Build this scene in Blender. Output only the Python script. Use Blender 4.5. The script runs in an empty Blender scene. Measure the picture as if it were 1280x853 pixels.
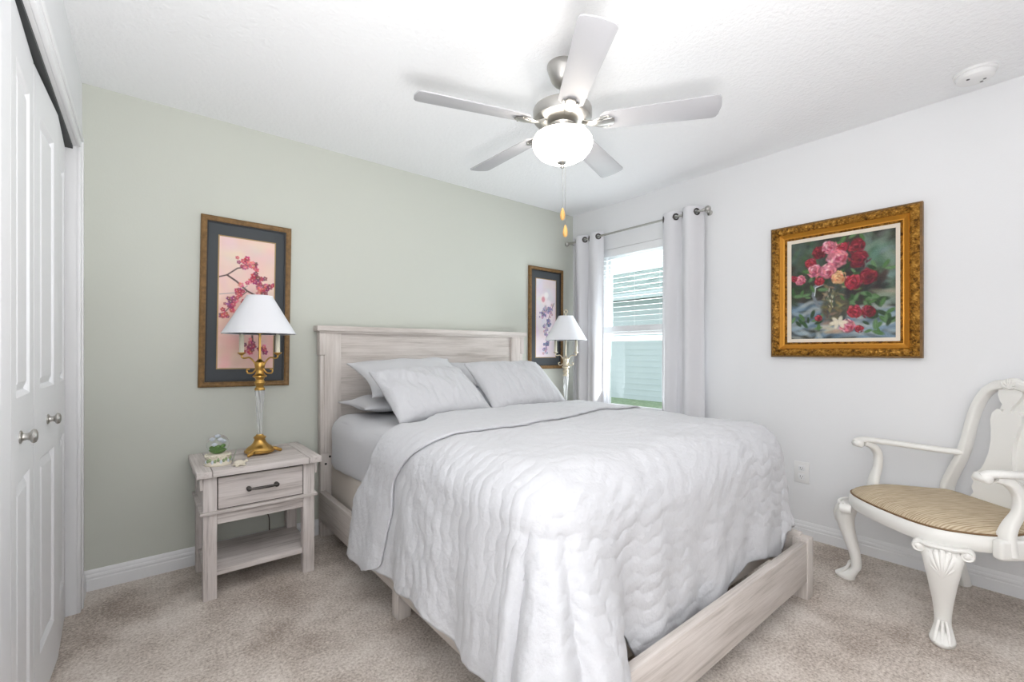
import bpy, bmesh, math, random
import numpy as np
from mathutils import Vector, Matrix
random.seed(7)
rng = np.random.default_rng(7)
R = math.radians
PI = math.pi
scene = bpy.context.scene
COL = scene.collection

# ------------------------------------------------------------------ camera, world, light, exposure
cam_data = bpy.data.cameras.new('camera')
cam_data.sensor_width = 36.0
cam_data.lens = 36.0 * 564.0 / 1280.0
cam_data.shift_y = 12.5 / 1280.0
cam_data.clip_start = 0.02
cam = bpy.data.objects.new('camera', cam_data)
COL.objects.link(cam)
cam.location = (0, 0, 1.155)
cam.rotation_euler = (R(90), 0, R(-39.2))
scene.camera = cam

world = bpy.data.worlds.new('overcast_sky')
scene.world = world
world.use_nodes = True
bg = world.node_tree.nodes['Background']
bg.inputs['Color'].default_value = (0.93, 0.97, 1.0, 1)
bg.inputs['Strength'].default_value = 1.9

scene.view_settings.view_transform = 'Standard'
scene.view_settings.look = 'None'
scene.view_settings.gamma = 1.0
scene.view_settings.use_curve_mapping = False
scene.view_settings.exposure = -0.15

FAN_POWER = 10.0          # radiance of the frosted bowl
WINDOW_POWER = 32.0
UPLIGHT_POWER = 62.0      # added fill light beside the camera, aimed up at the ceiling


def area_light(name, loc, rot, sx, sy, power, color):
    d = bpy.data.lights.new(name, 'AREA')
    d.shape = 'RECTANGLE'
    d.size, d.size_y = sx, sy
    d.energy = power
    d.color = color
    o = bpy.data.objects.new(name, d)
    COL.objects.link(o)
    o.location = loc
    o.rotation_euler = rot
    return o


# daylight arriving through the window
area_light('window_daylight', (3.40, 2.28, 1.34), (0, R(118), 0), 1.4, 0.74, WINDOW_POWER, (0.93, 0.97, 1.0))


area_light('ceiling_fill_uplight', (0.22, -0.05, 0.82), (R(180), R(-14), 0), 0.5, 0.5, UPLIGHT_POWER, (1.0, 0.98, 0.96))  # fill added to brighten ceiling and room by bounce; no lamp stands here


# ------------------------------------------------------------------ materials
def lin(c):
    c = np.asarray(c, float) / 255.0
    return tuple(np.where(c <= 0.04045, c / 12.92, ((c + 0.055) / 1.055) ** 2.4))


def rgba(c):
    l = lin(c)
    return (l[0], l[1], l[2], 1.0)


def mat(name, color, rough=0.6, metal=0.0, bump=None, spec=0.5, sheen=0.0):
    """plain principled material; bump = (scale, strength, distance)"""
    m = bpy.data.materials.new(name)
    m.use_nodes = True
    nt = m.node_tree
    b = nt.nodes['Principled BSDF']
    b.inputs['Base Color'].default_value = rgba(color)
    b.inputs['Roughness'].default_value = rough
    b.inputs['Metallic'].default_value = metal
    b.inputs['Specular IOR Level'].default_value = spec
    if sheen:
        b.inputs['Sheen Weight'].default_value = sheen
    if bump:
        tc = nt.nodes.new('ShaderNodeTexCoord')
        n = nt.nodes.new('ShaderNodeTexNoise')
        n.inputs['Scale'].default_value = bump[0]
        n.inputs['Detail'].default_value = 4
        bp = nt.nodes.new('ShaderNodeBump')
        bp.inputs['Strength'].default_value = bump[1]
        bp.inputs['Distance'].default_value = bump[2]
        nt.links.new(tc.outputs['Object'], n.inputs['Vector'])
        nt.links.new(n.outputs['Fac'], bp.inputs['Height'])
        nt.links.new(bp.outputs['Normal'], b.inputs['Normal'])
    return m


def ramp(nt, src, stops):
    r = nt.nodes.new('ShaderNodeValToRGB')
    els = r.color_ramp.elements
    while len(els) < len(stops):
        els.new(0.5)
    for e, (p, c) in zip(els, stops):
        e.position = p
        e.color = rgba(c)
    nt.links.new(src, r.inputs['Fac'])
    return r


def wood(name, axis, dark, mid, light, rough=0.55):
    m = bpy.data.materials.new(name)
    m.use_nodes = True
    nt = m.node_tree
    b = nt.nodes['Principled BSDF']
    b.inputs['Roughness'].default_value = rough
    b.inputs['Specular IOR Level'].default_value = 0.3
    tc = nt.nodes.new('ShaderNodeTexCoord')
    mp = nt.nodes.new('ShaderNodeMapping')
    s = [75, 75, 75]
    s['xyz'.index(axis)] = 3.0
    mp.inputs['Scale'].default_value = s
    nt.links.new(tc.outputs['Object'], mp.inputs['Vector'])
    n = nt.nodes.new('ShaderNodeTexNoise')
    n.inputs['Scale'].default_value = 1.0
    n.inputs['Detail'].default_value = 7
    n.inputs['Roughness'].default_value = 0.7
    nt.links.new(mp.outputs['Vector'], n.inputs['Vector'])
    mp2 = nt.nodes.new('ShaderNodeMapping')
    s2 = [14, 14, 14]
    s2['xyz'.index(axis)] = 2.0
    mp2.inputs['Scale'].default_value = s2
    nt.links.new(tc.outputs['Object'], mp2.inputs['Vector'])
    n2 = nt.nodes.new('ShaderNodeTexNoise')
    n2.inputs['Scale'].default_value = 1.0
    n2.inputs['Detail'].default_value = 3
    nt.links.new(mp2.outputs['Vector'], n2.inputs['Vector'])
    mx = nt.nodes.new('ShaderNodeMath')
    mx.operation = 'MULTIPLY_ADD'
    mx.inputs[1].default_value = 0.6
    sc = nt.nodes.new('ShaderNodeMath')
    sc.operation = 'MULTIPLY'
    sc.inputs[1].default_value = 0.4
    nt.links.new(n2.outputs['Fac'], sc.inputs[0])
    nt.links.new(n.outputs['Fac'], mx.inputs[0])
    nt.links.new(sc.outputs[0], mx.inputs[2])
    r = ramp(nt, mx.outputs[0], [(0.36, dark), (0.47, mid), (0.6, light)])
    nt.links.new(r.outputs['Color'], b.inputs['Base Color'])
    bp = nt.nodes.new('ShaderNodeBump')
    bp.inputs['Strength'].default_value = 0.15
    bp.inputs['Distance'].default_value = 0.002
    nt.links.new(n.outputs['Fac'], bp.inputs['Height'])
    nt.links.new(bp.outputs['Normal'], b.inputs['Normal'])
    return m


def paint_mat(name, rough=0.5, coat=0.0):
    m = bpy.data.materials.new(name)
    m.use_nodes = True
    nt = m.node_tree
    b = nt.nodes['Principled BSDF']
    b.inputs['Roughness'].default_value = rough
    b.inputs['Coat Weight'].default_value = coat
    a = nt.nodes.new('ShaderNodeVertexColor')
    a.layer_name = 'paint'
    nt.links.new(a.outputs['Color'], b.inputs['Base Color'])
    return m


def glass_mat(name, color=(255, 255, 255), ior=1.45, rough=0.0):
    m = bpy.data.materials.new(name)
    m.use_nodes = True
    b = m.node_tree.nodes['Principled BSDF']
    b.inputs['Base Color'].default_value = rgba(color)
    b.inputs['Transmission Weight'].default_value = 1.0
    b.inputs['Roughness'].default_value = rough
    b.inputs['IOR'].default_value = ior
    return m


def pane_mat(name):
    m = bpy.data.materials.new(name)
    m.use_nodes = True
    nt = m.node_tree
    for n in list(nt.nodes):
        if n.type != 'OUTPUT_MATERIAL':
            nt.nodes.remove(n)
    out = nt.nodes['Material Output']
    t = nt.nodes.new('ShaderNodeBsdfTransparent')
    t.inputs['Color'].default_value = (0.93, 0.97, 0.96, 1)
    g = nt.nodes.new('ShaderNodeBsdfGlossy')
    g.inputs['Roughness'].default_value = 0.03
    lw = nt.nodes.new('ShaderNodeLayerWeight')
    lw.inputs['Blend'].default_value = 0.5
    pw_ = nt.nodes.new('ShaderNodeMath')
    pw_.operation = 'POWER'
    pw_.inputs[1].default_value = 4.0
    nt.links.new(lw.outputs['Facing'], pw_.inputs[0])
    f = nt.nodes.new('ShaderNodeMath')
    f.operation = 'MULTIPLY_ADD'
    f.inputs[1].default_value = 0.6
    f.inputs[2].default_value = 0.02
    nt.links.new(pw_.outputs[0], f.inputs[0])
    mx = nt.nodes.new('ShaderNodeMixShader')
    nt.links.new(f.outputs[0], mx.inputs['Fac'])
    nt.links.new(t.outputs[0], mx.inputs[1])
    nt.links.new(g.outputs[0], mx.inputs[2])
    nt.links.new(mx.outputs[0], out.inputs['Surface'])
    return m


def emit_mat(name, color, strength):
    m = bpy.data.materials.new(name)
    m.use_nodes = True
    b = m.node_tree.nodes['Principled BSDF']
    b.inputs['Base Color'].default_value = (0.9, 0.88, 0.84, 1)
    b.inputs['Roughness'].default_value = 0.25
    b.inputs['Emission Color'].default_value = color
    b.inputs['Emission Strength'].default_value = strength
    return m


def two_tone(name, scale, stops, rough=0.8, detail=6, bump=(60, 0.3, 0.004), mapping=None):
    m = bpy.data.materials.new(name)
    m.use_nodes = True
    nt = m.node_tree
    b = nt.nodes['Principled BSDF']
    b.inputs['Roughness'].default_value = rough
    b.inputs['Specular IOR Level'].default_value = 0.25
    tc = nt.nodes.new('ShaderNodeTexCoord')
    src = tc.outputs['Object']
    if mapping:
        mp = nt.nodes.new('ShaderNodeMapping')
        mp.inputs['Scale'].default_value = mapping
        nt.links.new(src, mp.inputs['Vector'])
        src = mp.outputs['Vector']
    n = nt.nodes.new('ShaderNodeTexNoise')
    n.inputs['Scale'].default_value = scale
    n.inputs['Detail'].default_value = detail
    n.inputs['Roughness'].default_value = 0.65
    nt.links.new(src, n.inputs['Vector'])
    r = ramp(nt, n.outputs['Fac'], stops)
    nt.links.new(r.outputs['Color'], b.inputs['Base Color'])
    if bump:
        n2 = nt.nodes.new('ShaderNodeTexNoise')
        n2.inputs['Scale'].default_value = bump[0]
        n2.inputs['Detail'].default_value = 3
        nt.links.new(tc.outputs['Object'], n2.inputs['Vector'])
        bp = nt.nodes.new('ShaderNodeBump')
        bp.inputs['Strength'].default_value = bump[1]
        bp.inputs['Distance'].default_value = bump[2]
        nt.links.new(n2.outputs['Fac'], bp.inputs['Height'])
        nt.links.new(bp.outputs['Normal'], b.inputs['Normal'])
    return m


def carpet_mat():
    m = bpy.data.materials.new('carpet')
    m.use_nodes = True
    nt = m.node_tree
    b = nt.nodes['Principled BSDF']
    b.inputs['Roughness'].default_value = 0.95
    b.inputs['Specular IOR Level'].default_value = 0.05
    tc = nt.nodes.new('ShaderNodeTexCoord')

    def noise(scale, detail, rough=0.6):
        n = nt.nodes.new('ShaderNodeTexNoise')
        n.inputs['Scale'].default_value = scale
        n.inputs['Detail'].default_value = detail
        n.inputs['Roughness'].default_value = rough
        nt.links.new(tc.outputs['Object'], n.inputs['Vector'])
        return n

    big = noise(3.2, 5, 0.62)
    fine = noise(95, 4, 0.75)
    mx = nt.nodes.new('ShaderNodeMixRGB')
    mx.blend_type = 'MIX'
    mx.inputs['Fac'].default_value = 0.55
    nt.links.new(big.outputs['Fac'], mx.inputs[1])
    nt.links.new(fine.outputs['Fac'], mx.inputs[2])
    r = ramp(nt, mx.outputs[0], [(0.40, (168, 155, 144)), (0.5, (214, 203, 193)), (0.60, (242, 234, 226))])
    nt.links.new(r.outputs['Color'], b.inputs['Base Color'])
    bp = nt.nodes.new('ShaderNodeBump')
    bp.inputs['Strength'].default_value = 0.7
    bp.inputs['Distance'].default_value = 0.008
    nt.links.new(fine.outputs['Fac'], bp.inputs['Height'])
    nt.links.new(bp.outputs['Normal'], b.inputs['Normal'])
    return m


M = {}
M['green'] = mat('sage_wall_paint', (208, 211, 202), 0.75, bump=(140, 0.12, 0.003))
M['white_wall'] = mat('white_wall_paint', (236, 237, 239), 0.75, bump=(140, 0.12, 0.003))
M['ceiling'] = mat('textured_ceiling_paint', (247, 248, 250), 0.85, bump=(60, 0.6, 0.007))
M['carpet'] = carpet_mat()
M['trim'] = mat('white_trim_paint', (240, 241, 243), 0.35)
M['door'] = mat('white_door_paint', (238, 239, 242), 0.4)
M['dark'] = mat('dark_track', (60, 62, 64), 0.6)
WC = ((182, 174, 167), (208, 200, 194), (224, 217, 212))
for ax in 'xyz':
    M['wood_' + ax] = wood('whitewashed_oak_' + ax, ax, *WC)
WN = ((166, 157, 153), (210, 202, 198), (228, 221, 218))
for ax in 'xyz':
    M['rustic_' + ax] = wood('weathered_oak_' + ax, ax, *WN)
M['seam'] = mat('dark_seam', (84, 76, 70), 0.8)
M['foundation'] = mat('foundation_ticking', (222, 214, 205), 0.85, bump=(300, 0.2, 0.001))
M['sheet'] = mat('white_cotton_sheet', (212, 213, 217), 0.85, bump=(24, 0.18, 0.012), sheen=0.1)
M['quilt'] = mat('white_matelasse', (206, 207, 211), 0.85, bump=(60, 0.5, 0.007), sheen=0.1)
M['curtain'] = mat('pale_grey_curtain_cloth', (222, 222, 226), 0.85, bump=(420, 0.15, 0.001), sheen=0.1)
M['nickel'] = mat('brushed_nickel', (186, 184, 180), 0.32, 1.0)
M['dark_nickel'] = mat('dark_pewter', (92, 88, 86), 0.38, 1.0)
M['gold'] = mat('antique_brass', (206, 164, 92), 0.28, 1.0)
M['silver_gold'] = mat('pale_champagne_metal', (222, 212, 190), 0.32, 0.7)
M['crystal'] = glass_mat('crystal', (246, 248, 248), 1.5, 0.06)
M['crystal'].node_tree.nodes['Principled BSDF'].inputs['Transmission Weight'].default_value = 0.7
M['shade'] = mat('white_lampshade_linen', (240, 241, 246), 0.9)
M['candle'] = mat('cream_candle', (238, 232, 212), 0.5)
M['white_gloss'] = mat('white_plastic', (240, 240, 240), 0.3)
M['chair'] = mat('cream_white_lacquer', (243, 242, 238), 0.38, bump=(30, 0.06, 0.004))
M['blade'] = mat('pale_silver_blade', (184, 184, 188), 0.5)
M['bowl'] = emit_mat('frosted_bowl_glass', (1.0, 0.93, 0.83, 1), FAN_POWER)
M['fob'] = mat('honey_wood_fob', (226, 176, 104), 0.4)
M['pane'] = pane_mat('window_pane')
M['frame_gold'] = two_tone('carved_gilt', 55, [(0.36, (84, 54, 16)), (0.5, (152, 106, 38)), (0.66, (196, 148, 70))], 0.36, 4, (70, 0.9, 0.006))
M['frame_gold'].node_tree.nodes['Principled BSDF'].inputs['Metallic'].default_value = 0.55
M['gilt'] = mat('smooth_gilt', (200, 140, 50), 0.36, 0.6)
M['slip'] = mat('dull_gold_slip', (168, 140, 96), 0.5, 0.3)
M['linen'] = mat('cream_liner', (232, 220, 204), 0.8)
M['frame_brown'] = two_tone('brown_gold_moulding', 40, [(0.35, (112, 86, 54)), (0.65, (140, 108, 68))], 0.42, 4, (160, 0.3, 0.002))
M['mat_board'] = mat('charcoal_mat_board', (74, 78, 82), 0.8)
M['black'] = mat('black_lip', (30, 30, 32), 0.5)
M['art'] = paint_mat('picture_print', 0.6, 0.05)
M['oil'] = paint_mat('oil_paint', 0.55, 0.0)
M['siding'] = mat('pale_teal_siding', (206, 213, 220), 0.8)
M['shingle'] = two_tone('grey_shingles', 2.2, [(0.35, (128, 144, 142)), (0.65, (184, 196, 194))], 0.9)
M['grass'] = two_tone('lawn', 14, [(0.35, (128, 146, 118)), (0.65, (168, 184, 154))], 0.95)
M['cream'] = mat('cream_ceramic', (234, 226, 208), 0.45)
M['leaf'] = mat('leaf_green', (112, 148, 84), 0.6)
M['pale_leaf'] = mat('glazed_leaf', (158, 176, 132), 0.5)
M['petal'] = mat('pale_petal', (226, 232, 240), 0.5)
M['cord'] = mat('brown_cord', (70, 60, 50), 0.6)
M['screen_grey'] = mat('outlet_slot', (110, 110, 112), 0.6)


def seat_mat():
    m = bpy.data.materials.new('tan_striped_weave')
    m.use_nodes = True
    nt = m.node_tree
    b = nt.nodes['Principled BSDF']
    b.inputs['Roughness'].default_value = 0.85
    tc = nt.nodes.new('ShaderNodeTexCoord')
    w = nt.nodes.new('ShaderNodeTexWave')
    w.bands_direction = 'X'
    w.inputs['Scale'].default_value = 34
    w.inputs['Distortion'].default_value = 2.2
    w.inputs['Detail'].default_value = 2
    w.inputs['Detail Scale'].default_value = 0.6
    nt.links.new(tc.outputs['Object'], w.inputs['Vector'])
    mp = nt.nodes.new('ShaderNodeMapping')
    mp.inputs['Scale'].default_value = (230, 16, 16)
    nt.links.new(tc.outputs['Object'], mp.inputs['Vector'])
    n = nt.nodes.new('ShaderNodeTexNoise')
    n.inputs['Scale'].default_value = 1.0
    n.inputs['Detail'].default_value = 5
    nt.links.new(mp.outputs['Vector'], n.inputs['Vector'])
    mx = nt.nodes.new('ShaderNodeMixRGB')
    mx.inputs['Fac'].default_value = 0.78
    nt.links.new(w.outputs['Fac'], mx.inputs[1])
    nt.links.new(n.outputs['Fac'], mx.inputs[2])
    r = ramp(nt, mx.outputs[0], [(0.30, (160, 139, 112)), (0.5, (196, 178, 150)), (0.70, (216, 202, 176))])
    nt.links.new(r.outputs['Color'], b.inputs['Base Color'])
    bp = nt.nodes.new('ShaderNodeBump')
    bp.inputs['Strength'].default_value = 0.3
    bp.inputs['Distance'].default_value = 0.002
    nt.links.new(mx.outputs[0], bp.inputs['Height'])
    nt.links.new(bp.outputs['Normal'], b.inputs['Normal'])
    return m


M['seat'] = seat_mat()


# ------------------------------------------------------------------ mesh helpers
def add_box(bm, lo, hi, bevel=0.0, segs=2):
    lo, hi = Vector(lo), Vector(hi)
    t = bmesh.new()
    bmesh.ops.create_cube(t, size=1.0)
    for v in t.verts:
        v.co = Vector(((v.co.x + .5) * (hi.x - lo.x) + lo.x, (v.co.y + .5) * (hi.y - lo.y) + lo.y, (v.co.z + .5) * (hi.z - lo.z) + lo.z))
    if bevel > 0:
        bmesh.ops.bevel(t, geom=t.edges[:] , offset=bevel, segments=segs, profile=0.5, affect='EDGES')
    merge(bm, t)


def merge(bm, t, mtx=None):
    me = bpy.data.meshes.new('tmp')
    t.to_mesh(me)
    t.free()
    if mtx is not None:
        me.transform(mtx)
    bm.from_mesh(me)
    bpy.data.meshes.remove(me)


def add_lathe(bm, prof, segs=32, center=(0, 0, 0), mtx=None, twist=None, ridge=None):
    """prof: list of (r, z); ridge = (count, depth, twist_turns)"""
    t = bmesh.new()
    rings = []
    z0, z1 = prof[0][1], prof[-1][1]
    for r, z in prof:
        if r < 1e-6:
            rings.append([t.verts.new((0, 0, z))])
            continue
        ring = []
        for k in range(segs):
            a = 2 * PI * k / segs
            rr = r
            if ridge:
                ph = ridge[2] * 2 * PI * (z - z0) / max(1e-6, z1 - z0)
                rr = r * (1 - ridge[1] * (0.5 + 0.5 * math.cos(ridge[0] * a + ph)))
            ring.append(t.verts.new((rr * math.cos(a), rr * math.sin(a), z)))
        rings.append(ring)
    for a, b in zip(rings[:-1], rings[1:]):
        for k in range(segs):
            k2 = (k + 1) % segs
            if len(a) == 1 and len(b) == 1:
                continue
            if len(a) == 1:
                t.faces.new((a[0], b[k2], b[k]))
            elif len(b) == 1:
                t.faces.new((a[k], a[k2], b[0]))
            else:
                t.faces.new((a[k], a[k2], b[k2], b[k]))
    for ring, flip in ((rings[0], True), (rings[-1], False)):
        if len(ring) > 2:
            t.faces.new(list(reversed(ring)) if flip else ring)
    bmesh.ops.recalc_face_normals(t, faces=t.faces[:])
    mm = Matrix.Translation(center)
    if mtx is not None:
        mm = mm @ mtx
    merge(bm, t, mm)


def add_tube(bm, pts, radii, segs=10, ref=(0, 0, 1), caps=True, square=0.0):
    """loft of ellipses along pts; radii float or (ru, rv): ru along ref x tangent, rv along the other axis"""
    t = bmesh.new()
    pts = [Vector(p) for p in pts]
    n = len(pts)
    if not isinstance(radii, (list, tuple)) or (len(radii) == 2 and n != 2 and not isinstance(radii[0], (list, tuple))):
        radii = [radii] * n
    rings = []
    ref = Vector(ref)
    for i, p in enumerate(pts):
        tan = (pts[min(i + 1, n - 1)] - pts[max(i - 1, 0)]).normalized()
        u = ref.cross(tan)
        if u.length < 1e-4:
            u = Vector((1, 0, 0)).cross(tan)
        u.normalize()
        v = tan.cross(u).normalized()
        r = radii[i]
        ru, rv = r if isinstance(r, (list, tuple)) else (r, r)
        ring = []
        for k in range(segs):
            a = 2 * PI * k / segs
            ca, sa = math.cos(a), math.sin(a)
            if square > 0:
                e = 1.0 - square
                ca = math.copysign(abs(ca) ** e, ca)
                sa = math.copysign(abs(sa) ** e, sa)
            ring.append(t.verts.new(p + u * (ru * ca) + v * (rv * sa)))
        rings.append(ring)
    for a, b in zip(rings[:-1], rings[1:]):
        for k in range(segs):
            k2 = (k + 1) % segs
            t.faces.new((a[k], a[k2], b[k2], b[k]))
    if caps:
        t.faces.new(list(reversed(rings[0])))
        t.faces.new(rings[-1])
    bmesh.ops.recalc_face_normals(t, faces=t.faces[:])
    merge(bm, t)


def add_prism(bm, outline, depth, mtx=None, bevel=0.0):
    """outline in local xy extruded along z from 0 to depth"""
    t = bmesh.new()
    vs = [t.verts.new((x, y, 0)) for x, y in outline]
    f = t.faces.new(vs)
    ex = bmesh.ops.extrude_face_region(t, geom=[f])
    bmesh.ops.translate(t, verts=[e for e in ex['geom'] if isinstance(e, bmesh.types.BMVert)], vec=(0, 0, depth))
    bmesh.ops.recalc_face_normals(t, faces=t.faces[:])
    if bevel > 0:
        ed = [e for e in t.edges if len(e.link_faces) == 2 and e.calc_face_angle(0) > 0.6]
        bmesh.ops.bevel(t, geom=ed, offset=bevel, segments=2, profile=0.5, affect='EDGES')
    merge(bm, t, mtx)


def add_sphere(bm, c, r, seg=16, scale=(1, 1, 1)):
    t = bmesh.new()
    bmesh.ops.create_uvsphere(t, u_segments=seg, v_segments=max(6, seg // 2), radius=r)
    merge(bm, t, Matrix.Translation(c) @ Matrix.Diagonal((*scale, 1)))


def add_ring(bm, c, R0, r0, mtx=None, seg=24, seg2=8):
    t = bmesh.new()
    rings = []
    for i in range(seg):
        a = 2 * PI * i / seg
        ring = []
        for j in range(seg2):
            b = 2 * PI * j / seg2
            q = R0 + r0 * math.cos(b)
            ring.append(t.verts.new((q * math.cos(a), q * math.sin(a), r0 * math.sin(b))))
        rings.append(ring)
    for i in range(seg):
        for j in range(seg2):
            t.faces.new((rings[i][j], rings[(i + 1) % seg][j], rings[(i + 1) % seg][(j + 1) % seg2], rings[i][(j + 1) % seg2]))
    mm = Matrix.Translation(c)
    if mtx is not None:
        mm = mm @ mtx
    merge(bm, t, mm)


def catmull(pts, n=8):
    pts = [np.array(p, float) for p in pts]
    out = []
    for i in range(len(pts) - 1):
        p0 = pts[max(i - 1, 0)]
        p1, p2 = pts[i], pts[i + 1]
        p3 = pts[min(i + 2, len(pts) - 1)]
        for k in range(n):
            t = k / n
            out.append(0.5 * ((2 * p1) + (-p0 + p2) * t + (2 * p0 - 5 * p1 + 4 * p2 - p3) * t * t + (-p0 + 3 * p1 - 3 * p2 + p3) * t ** 3))
    out.append(pts[-1])
    return [tuple(float(q) for q in p) for p in out]


def link(name, me, material, parent=None):
    o = bpy.data.objects.new(name, me)
    COL.objects.link(o)
    if material is not None:
        me.materials.append(material)
    if parent is not None:
        o.parent = parent
    return o


def build(name, bm, material, parent=None, smooth=35):
    me = bpy.data.meshes.new(name)
    bm.to_mesh(me)
    bm.free()
    if smooth:
        me.polygons.foreach_set('use_smooth', [True] * len(me.polygons))
        me.set_sharp_from_angle(angle=R(smooth))
    return link(name, me, material, parent)


def grid_mesh(name, P, material, parent=None, closed=False, colors=None, flip=False):
    """P: (n, m, 3) array of points"""
    n, m, _ = P.shape
    idx = np.arange(n * m).reshape(n, m)
    if closed:
        idx = np.concatenate([idx, idx[:1]], 0)
    q = np.stack([idx[:-1, :-1], idx[1:, :-1], idx[1:, 1:], idx[:-1, 1:]], -1).reshape(-1, 4)
    if flip:
        q = q[:, ::-1]
    me = bpy.data.meshes.new(name)
    me.vertices.add(n * m)
    me.vertices.foreach_set('co', P.reshape(-1).astype(np.float32))
    me.loops.add(q.size)
    me.loops.foreach_set('vertex_index', q.reshape(-1).astype(np.int32))
    me.polygons.add(len(q))
    me.polygons.foreach_set('loop_start', (np.arange(len(q)) * 4).astype(np.int32))
    me.polygons.foreach_set('use_smooth', [True] * len(q))
    me.update(calc_edges=True)
    me.validate()
    if colors is not None:
        ca = me.color_attributes.new('paint', 'FLOAT_COLOR', 'POINT')
        c = np.ones((n * m, 4), np.float32)
        s = np.clip(colors.reshape(-1, 3), 0, 1)
        c[:, :3] = np.where(s <= 0.04045, s / 12.92, ((s + 0.055) / 1.055) ** 2.4)
        ca.data.foreach_set('color', c.reshape(-1))
    return link(name, me, material, parent)


def thing(name, label, cat, loc=(0, 0, 0), rotz=0.0, group=None):
    o = bpy.data.objects.new(name, None)
    COL.objects.link(o)
    o.empty_display_size = 0.1
    o.location = loc
    o.rotation_euler = (0, 0, rotz)
    return tag(o, label, cat, group)


def tag(o, label, cat, group=None, kind=None):
    o['label'] = label
    o['category'] = cat
    if group:
        o['group'] = group
    if kind:
        o['kind'] = kind
    return o


def structure(o, label=None, cat=None):
    o['kind'] = 'structure'
    if label:
        o['label'] = label
    if cat:
        o['category'] = cat
    return o


def BM():
    return bmesh.new()


def dup(o, parent=None):
    c = o.copy()
    COL.objects.link(c)
    if parent is not None:
        c.parent = parent
    for ch in list(o.children):
        dup(ch, c)
    return c


# ------------------------------------------------------------------ room shell
XL, XR, YB, YF, H = -0.229, 3.177, 2.975, -1.0, 2.44
T = 0.14
b = BM(); add_box(b, (XL - 0.75, YF - 0.1, -0.1), (XR + T, YB + T, 0))
structure(build('floor', b, M['carpet'], smooth=0), 'beige cut pile carpet over the whole floor', 'carpet')
b = BM(); add_box(b, (XL - 0.75, YF - 0.1, H), (XR + T, YB + T, H + 0.12))
structure(build('ceiling', b, M['ceiling'], smooth=0), 'white knockdown textured ceiling', 'ceiling')
b = BM(); add_box(b, (XL - 0.75, YB, 0), (XR + T, YB + T, H))
structure(build('wall_back', b, M['green'], smooth=0), 'sage green wall behind the bed', 'wall')

# right wall with the window opening
WY0, WY1, WZ0, WZ1 = 1.90, 2.665, 0.62, 2.05
b = BM()
add_box(b, (XR, YF - 0.1, 0), (XR + T, WY0, H))
add_box(b, (XR, WY1, 0), (XR + T, YB, H))
add_box(b, (XR, WY0, 0), (XR + T, WY1, WZ0))
add_box(b, (XR, WY0, WZ1), (XR + T, WY1, H))
structure(build('wall_right', b, M['white_wall'], smooth=0), 'white wall with the window and the rose painting', 'wall')

# left wall with the closet opening, closet recess behind it
CY0, CY1, CZ1 = 1.20, 2.742, 2.052
b = BM()
add_box(b, (XL - 0.11, YF - 0.1, 0), (XL, CY0, H))
add_box(b, (XL - 0.11, CY1, 0), (XL, YB, H))
add_box(b, (XL - 0.11, CY0, CZ1), (XL, CY1, H))
structure(build('wall_left', b, M['white_wall'], smooth=0), 'white wall strip around the closet opening', 'wall')
b = BM(); add_box(b, (XL - 0.75, YF - 0.1, 0), (XL - 0.69, YB, H))
structure(build('wall_closet', b, M['white_wall'], smooth=0), 'white rear wall inside the closet', 'wall')

# front wall behind the camera
b = BM()
add_box(b, (XL - 0.11, YF - 0.1, 0), (XR, YF, H))
structure(build('wall_front', b, M['white_wall'], smooth=0), 'white wall behind the viewer', 'wall')


def baseboard_profile(h=0.098):
    return [(0, 0), (0.015, 0), (0.015, 0.052), (0.0125, 0.056), (0.0125, 0.062), (0.014, 0.065), (0.012, 0.074), (0.009, 0.078), (0.009, 0.083), (0.006, 0.092), (0.003, h), (0, h)]


def baseboard(name, p0, p1, inward, label):
    b = BM()
    p0, p1 = Vector(p0), Vector(p1)
    inward = Vector(inward)
    rows = []
    for p in (p0, p1):
        rows.append([b.verts.new(p + inward * d + Vector((0, 0, z))) for d, z in baseboard_profile()])
    n = len(rows[0])
    for k in range(n - 1):
        b.faces.new((rows[0][k], rows[1][k], rows[1][k + 1], rows[0][k + 1]))
    b.faces.new(rows[0]); b.faces.new(list(reversed(rows[1])))
    bmesh.ops.recalc_face_normals(b, faces=b.faces[:])
    return structure(build(name, b, M['trim'], smooth=20), label, 'baseboard')


baseboard('baseboard_back', (XL, YB, 0), (XR, YB, 0), (0, -1, 0), 'white moulded baseboard along the green wall')
baseboard('baseboard_right', (XR, YB - 0.015, 0), (XR, YF, 0), (-1, 0, 0), 'white moulded baseboard along the white wall')
baseboard('baseboard_left', (XL, CY1 + 0.062, 0), (XL, YB - 0.015, 0), (1, 0, 0), 'short white baseboard beside the closet casing')

# closet casing (one mitred frame)
b = BM()
for y0, y1, z0, z1 in ((CY1, CY1 + 0.06, 0, CZ1 + 0.06), (CY0 - 0.06, CY0, 0, CZ1 + 0.06), (CY0, CY1, CZ1, CZ1 + 0.06)):
    add_box(b, (XL, y0, z0), (XL + 0.013, y1, z1), 0.002)
for y0, y1, z0, z1 in ((CY1 + 0.036, CY1 + 0.058, 0, CZ1 + 0.058), (CY0 - 0.058, CY0 - 0.036, 0, CZ1 + 0.058), (CY0 - 0.03, CY1 + 0.036, CZ1 + 0.036, CZ1 + 0.058)):
    add_box(b, (XL + 0.012, y0, z0), (XL + 0.019, y1, z1), 0.002)
structure(build('trim_1', b, M['trim']), 'white casing around the closet opening', 'door casing')
b = BM()
add_box(b, (XL - 0.075, CY0, CZ1 - 0.012), (XL - 0.012, CY1, CZ1), 0)
structure(build('trim_2', b, M['dark'], smooth=0), 'dark sliding track over the closet doors', 'door track')


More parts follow.
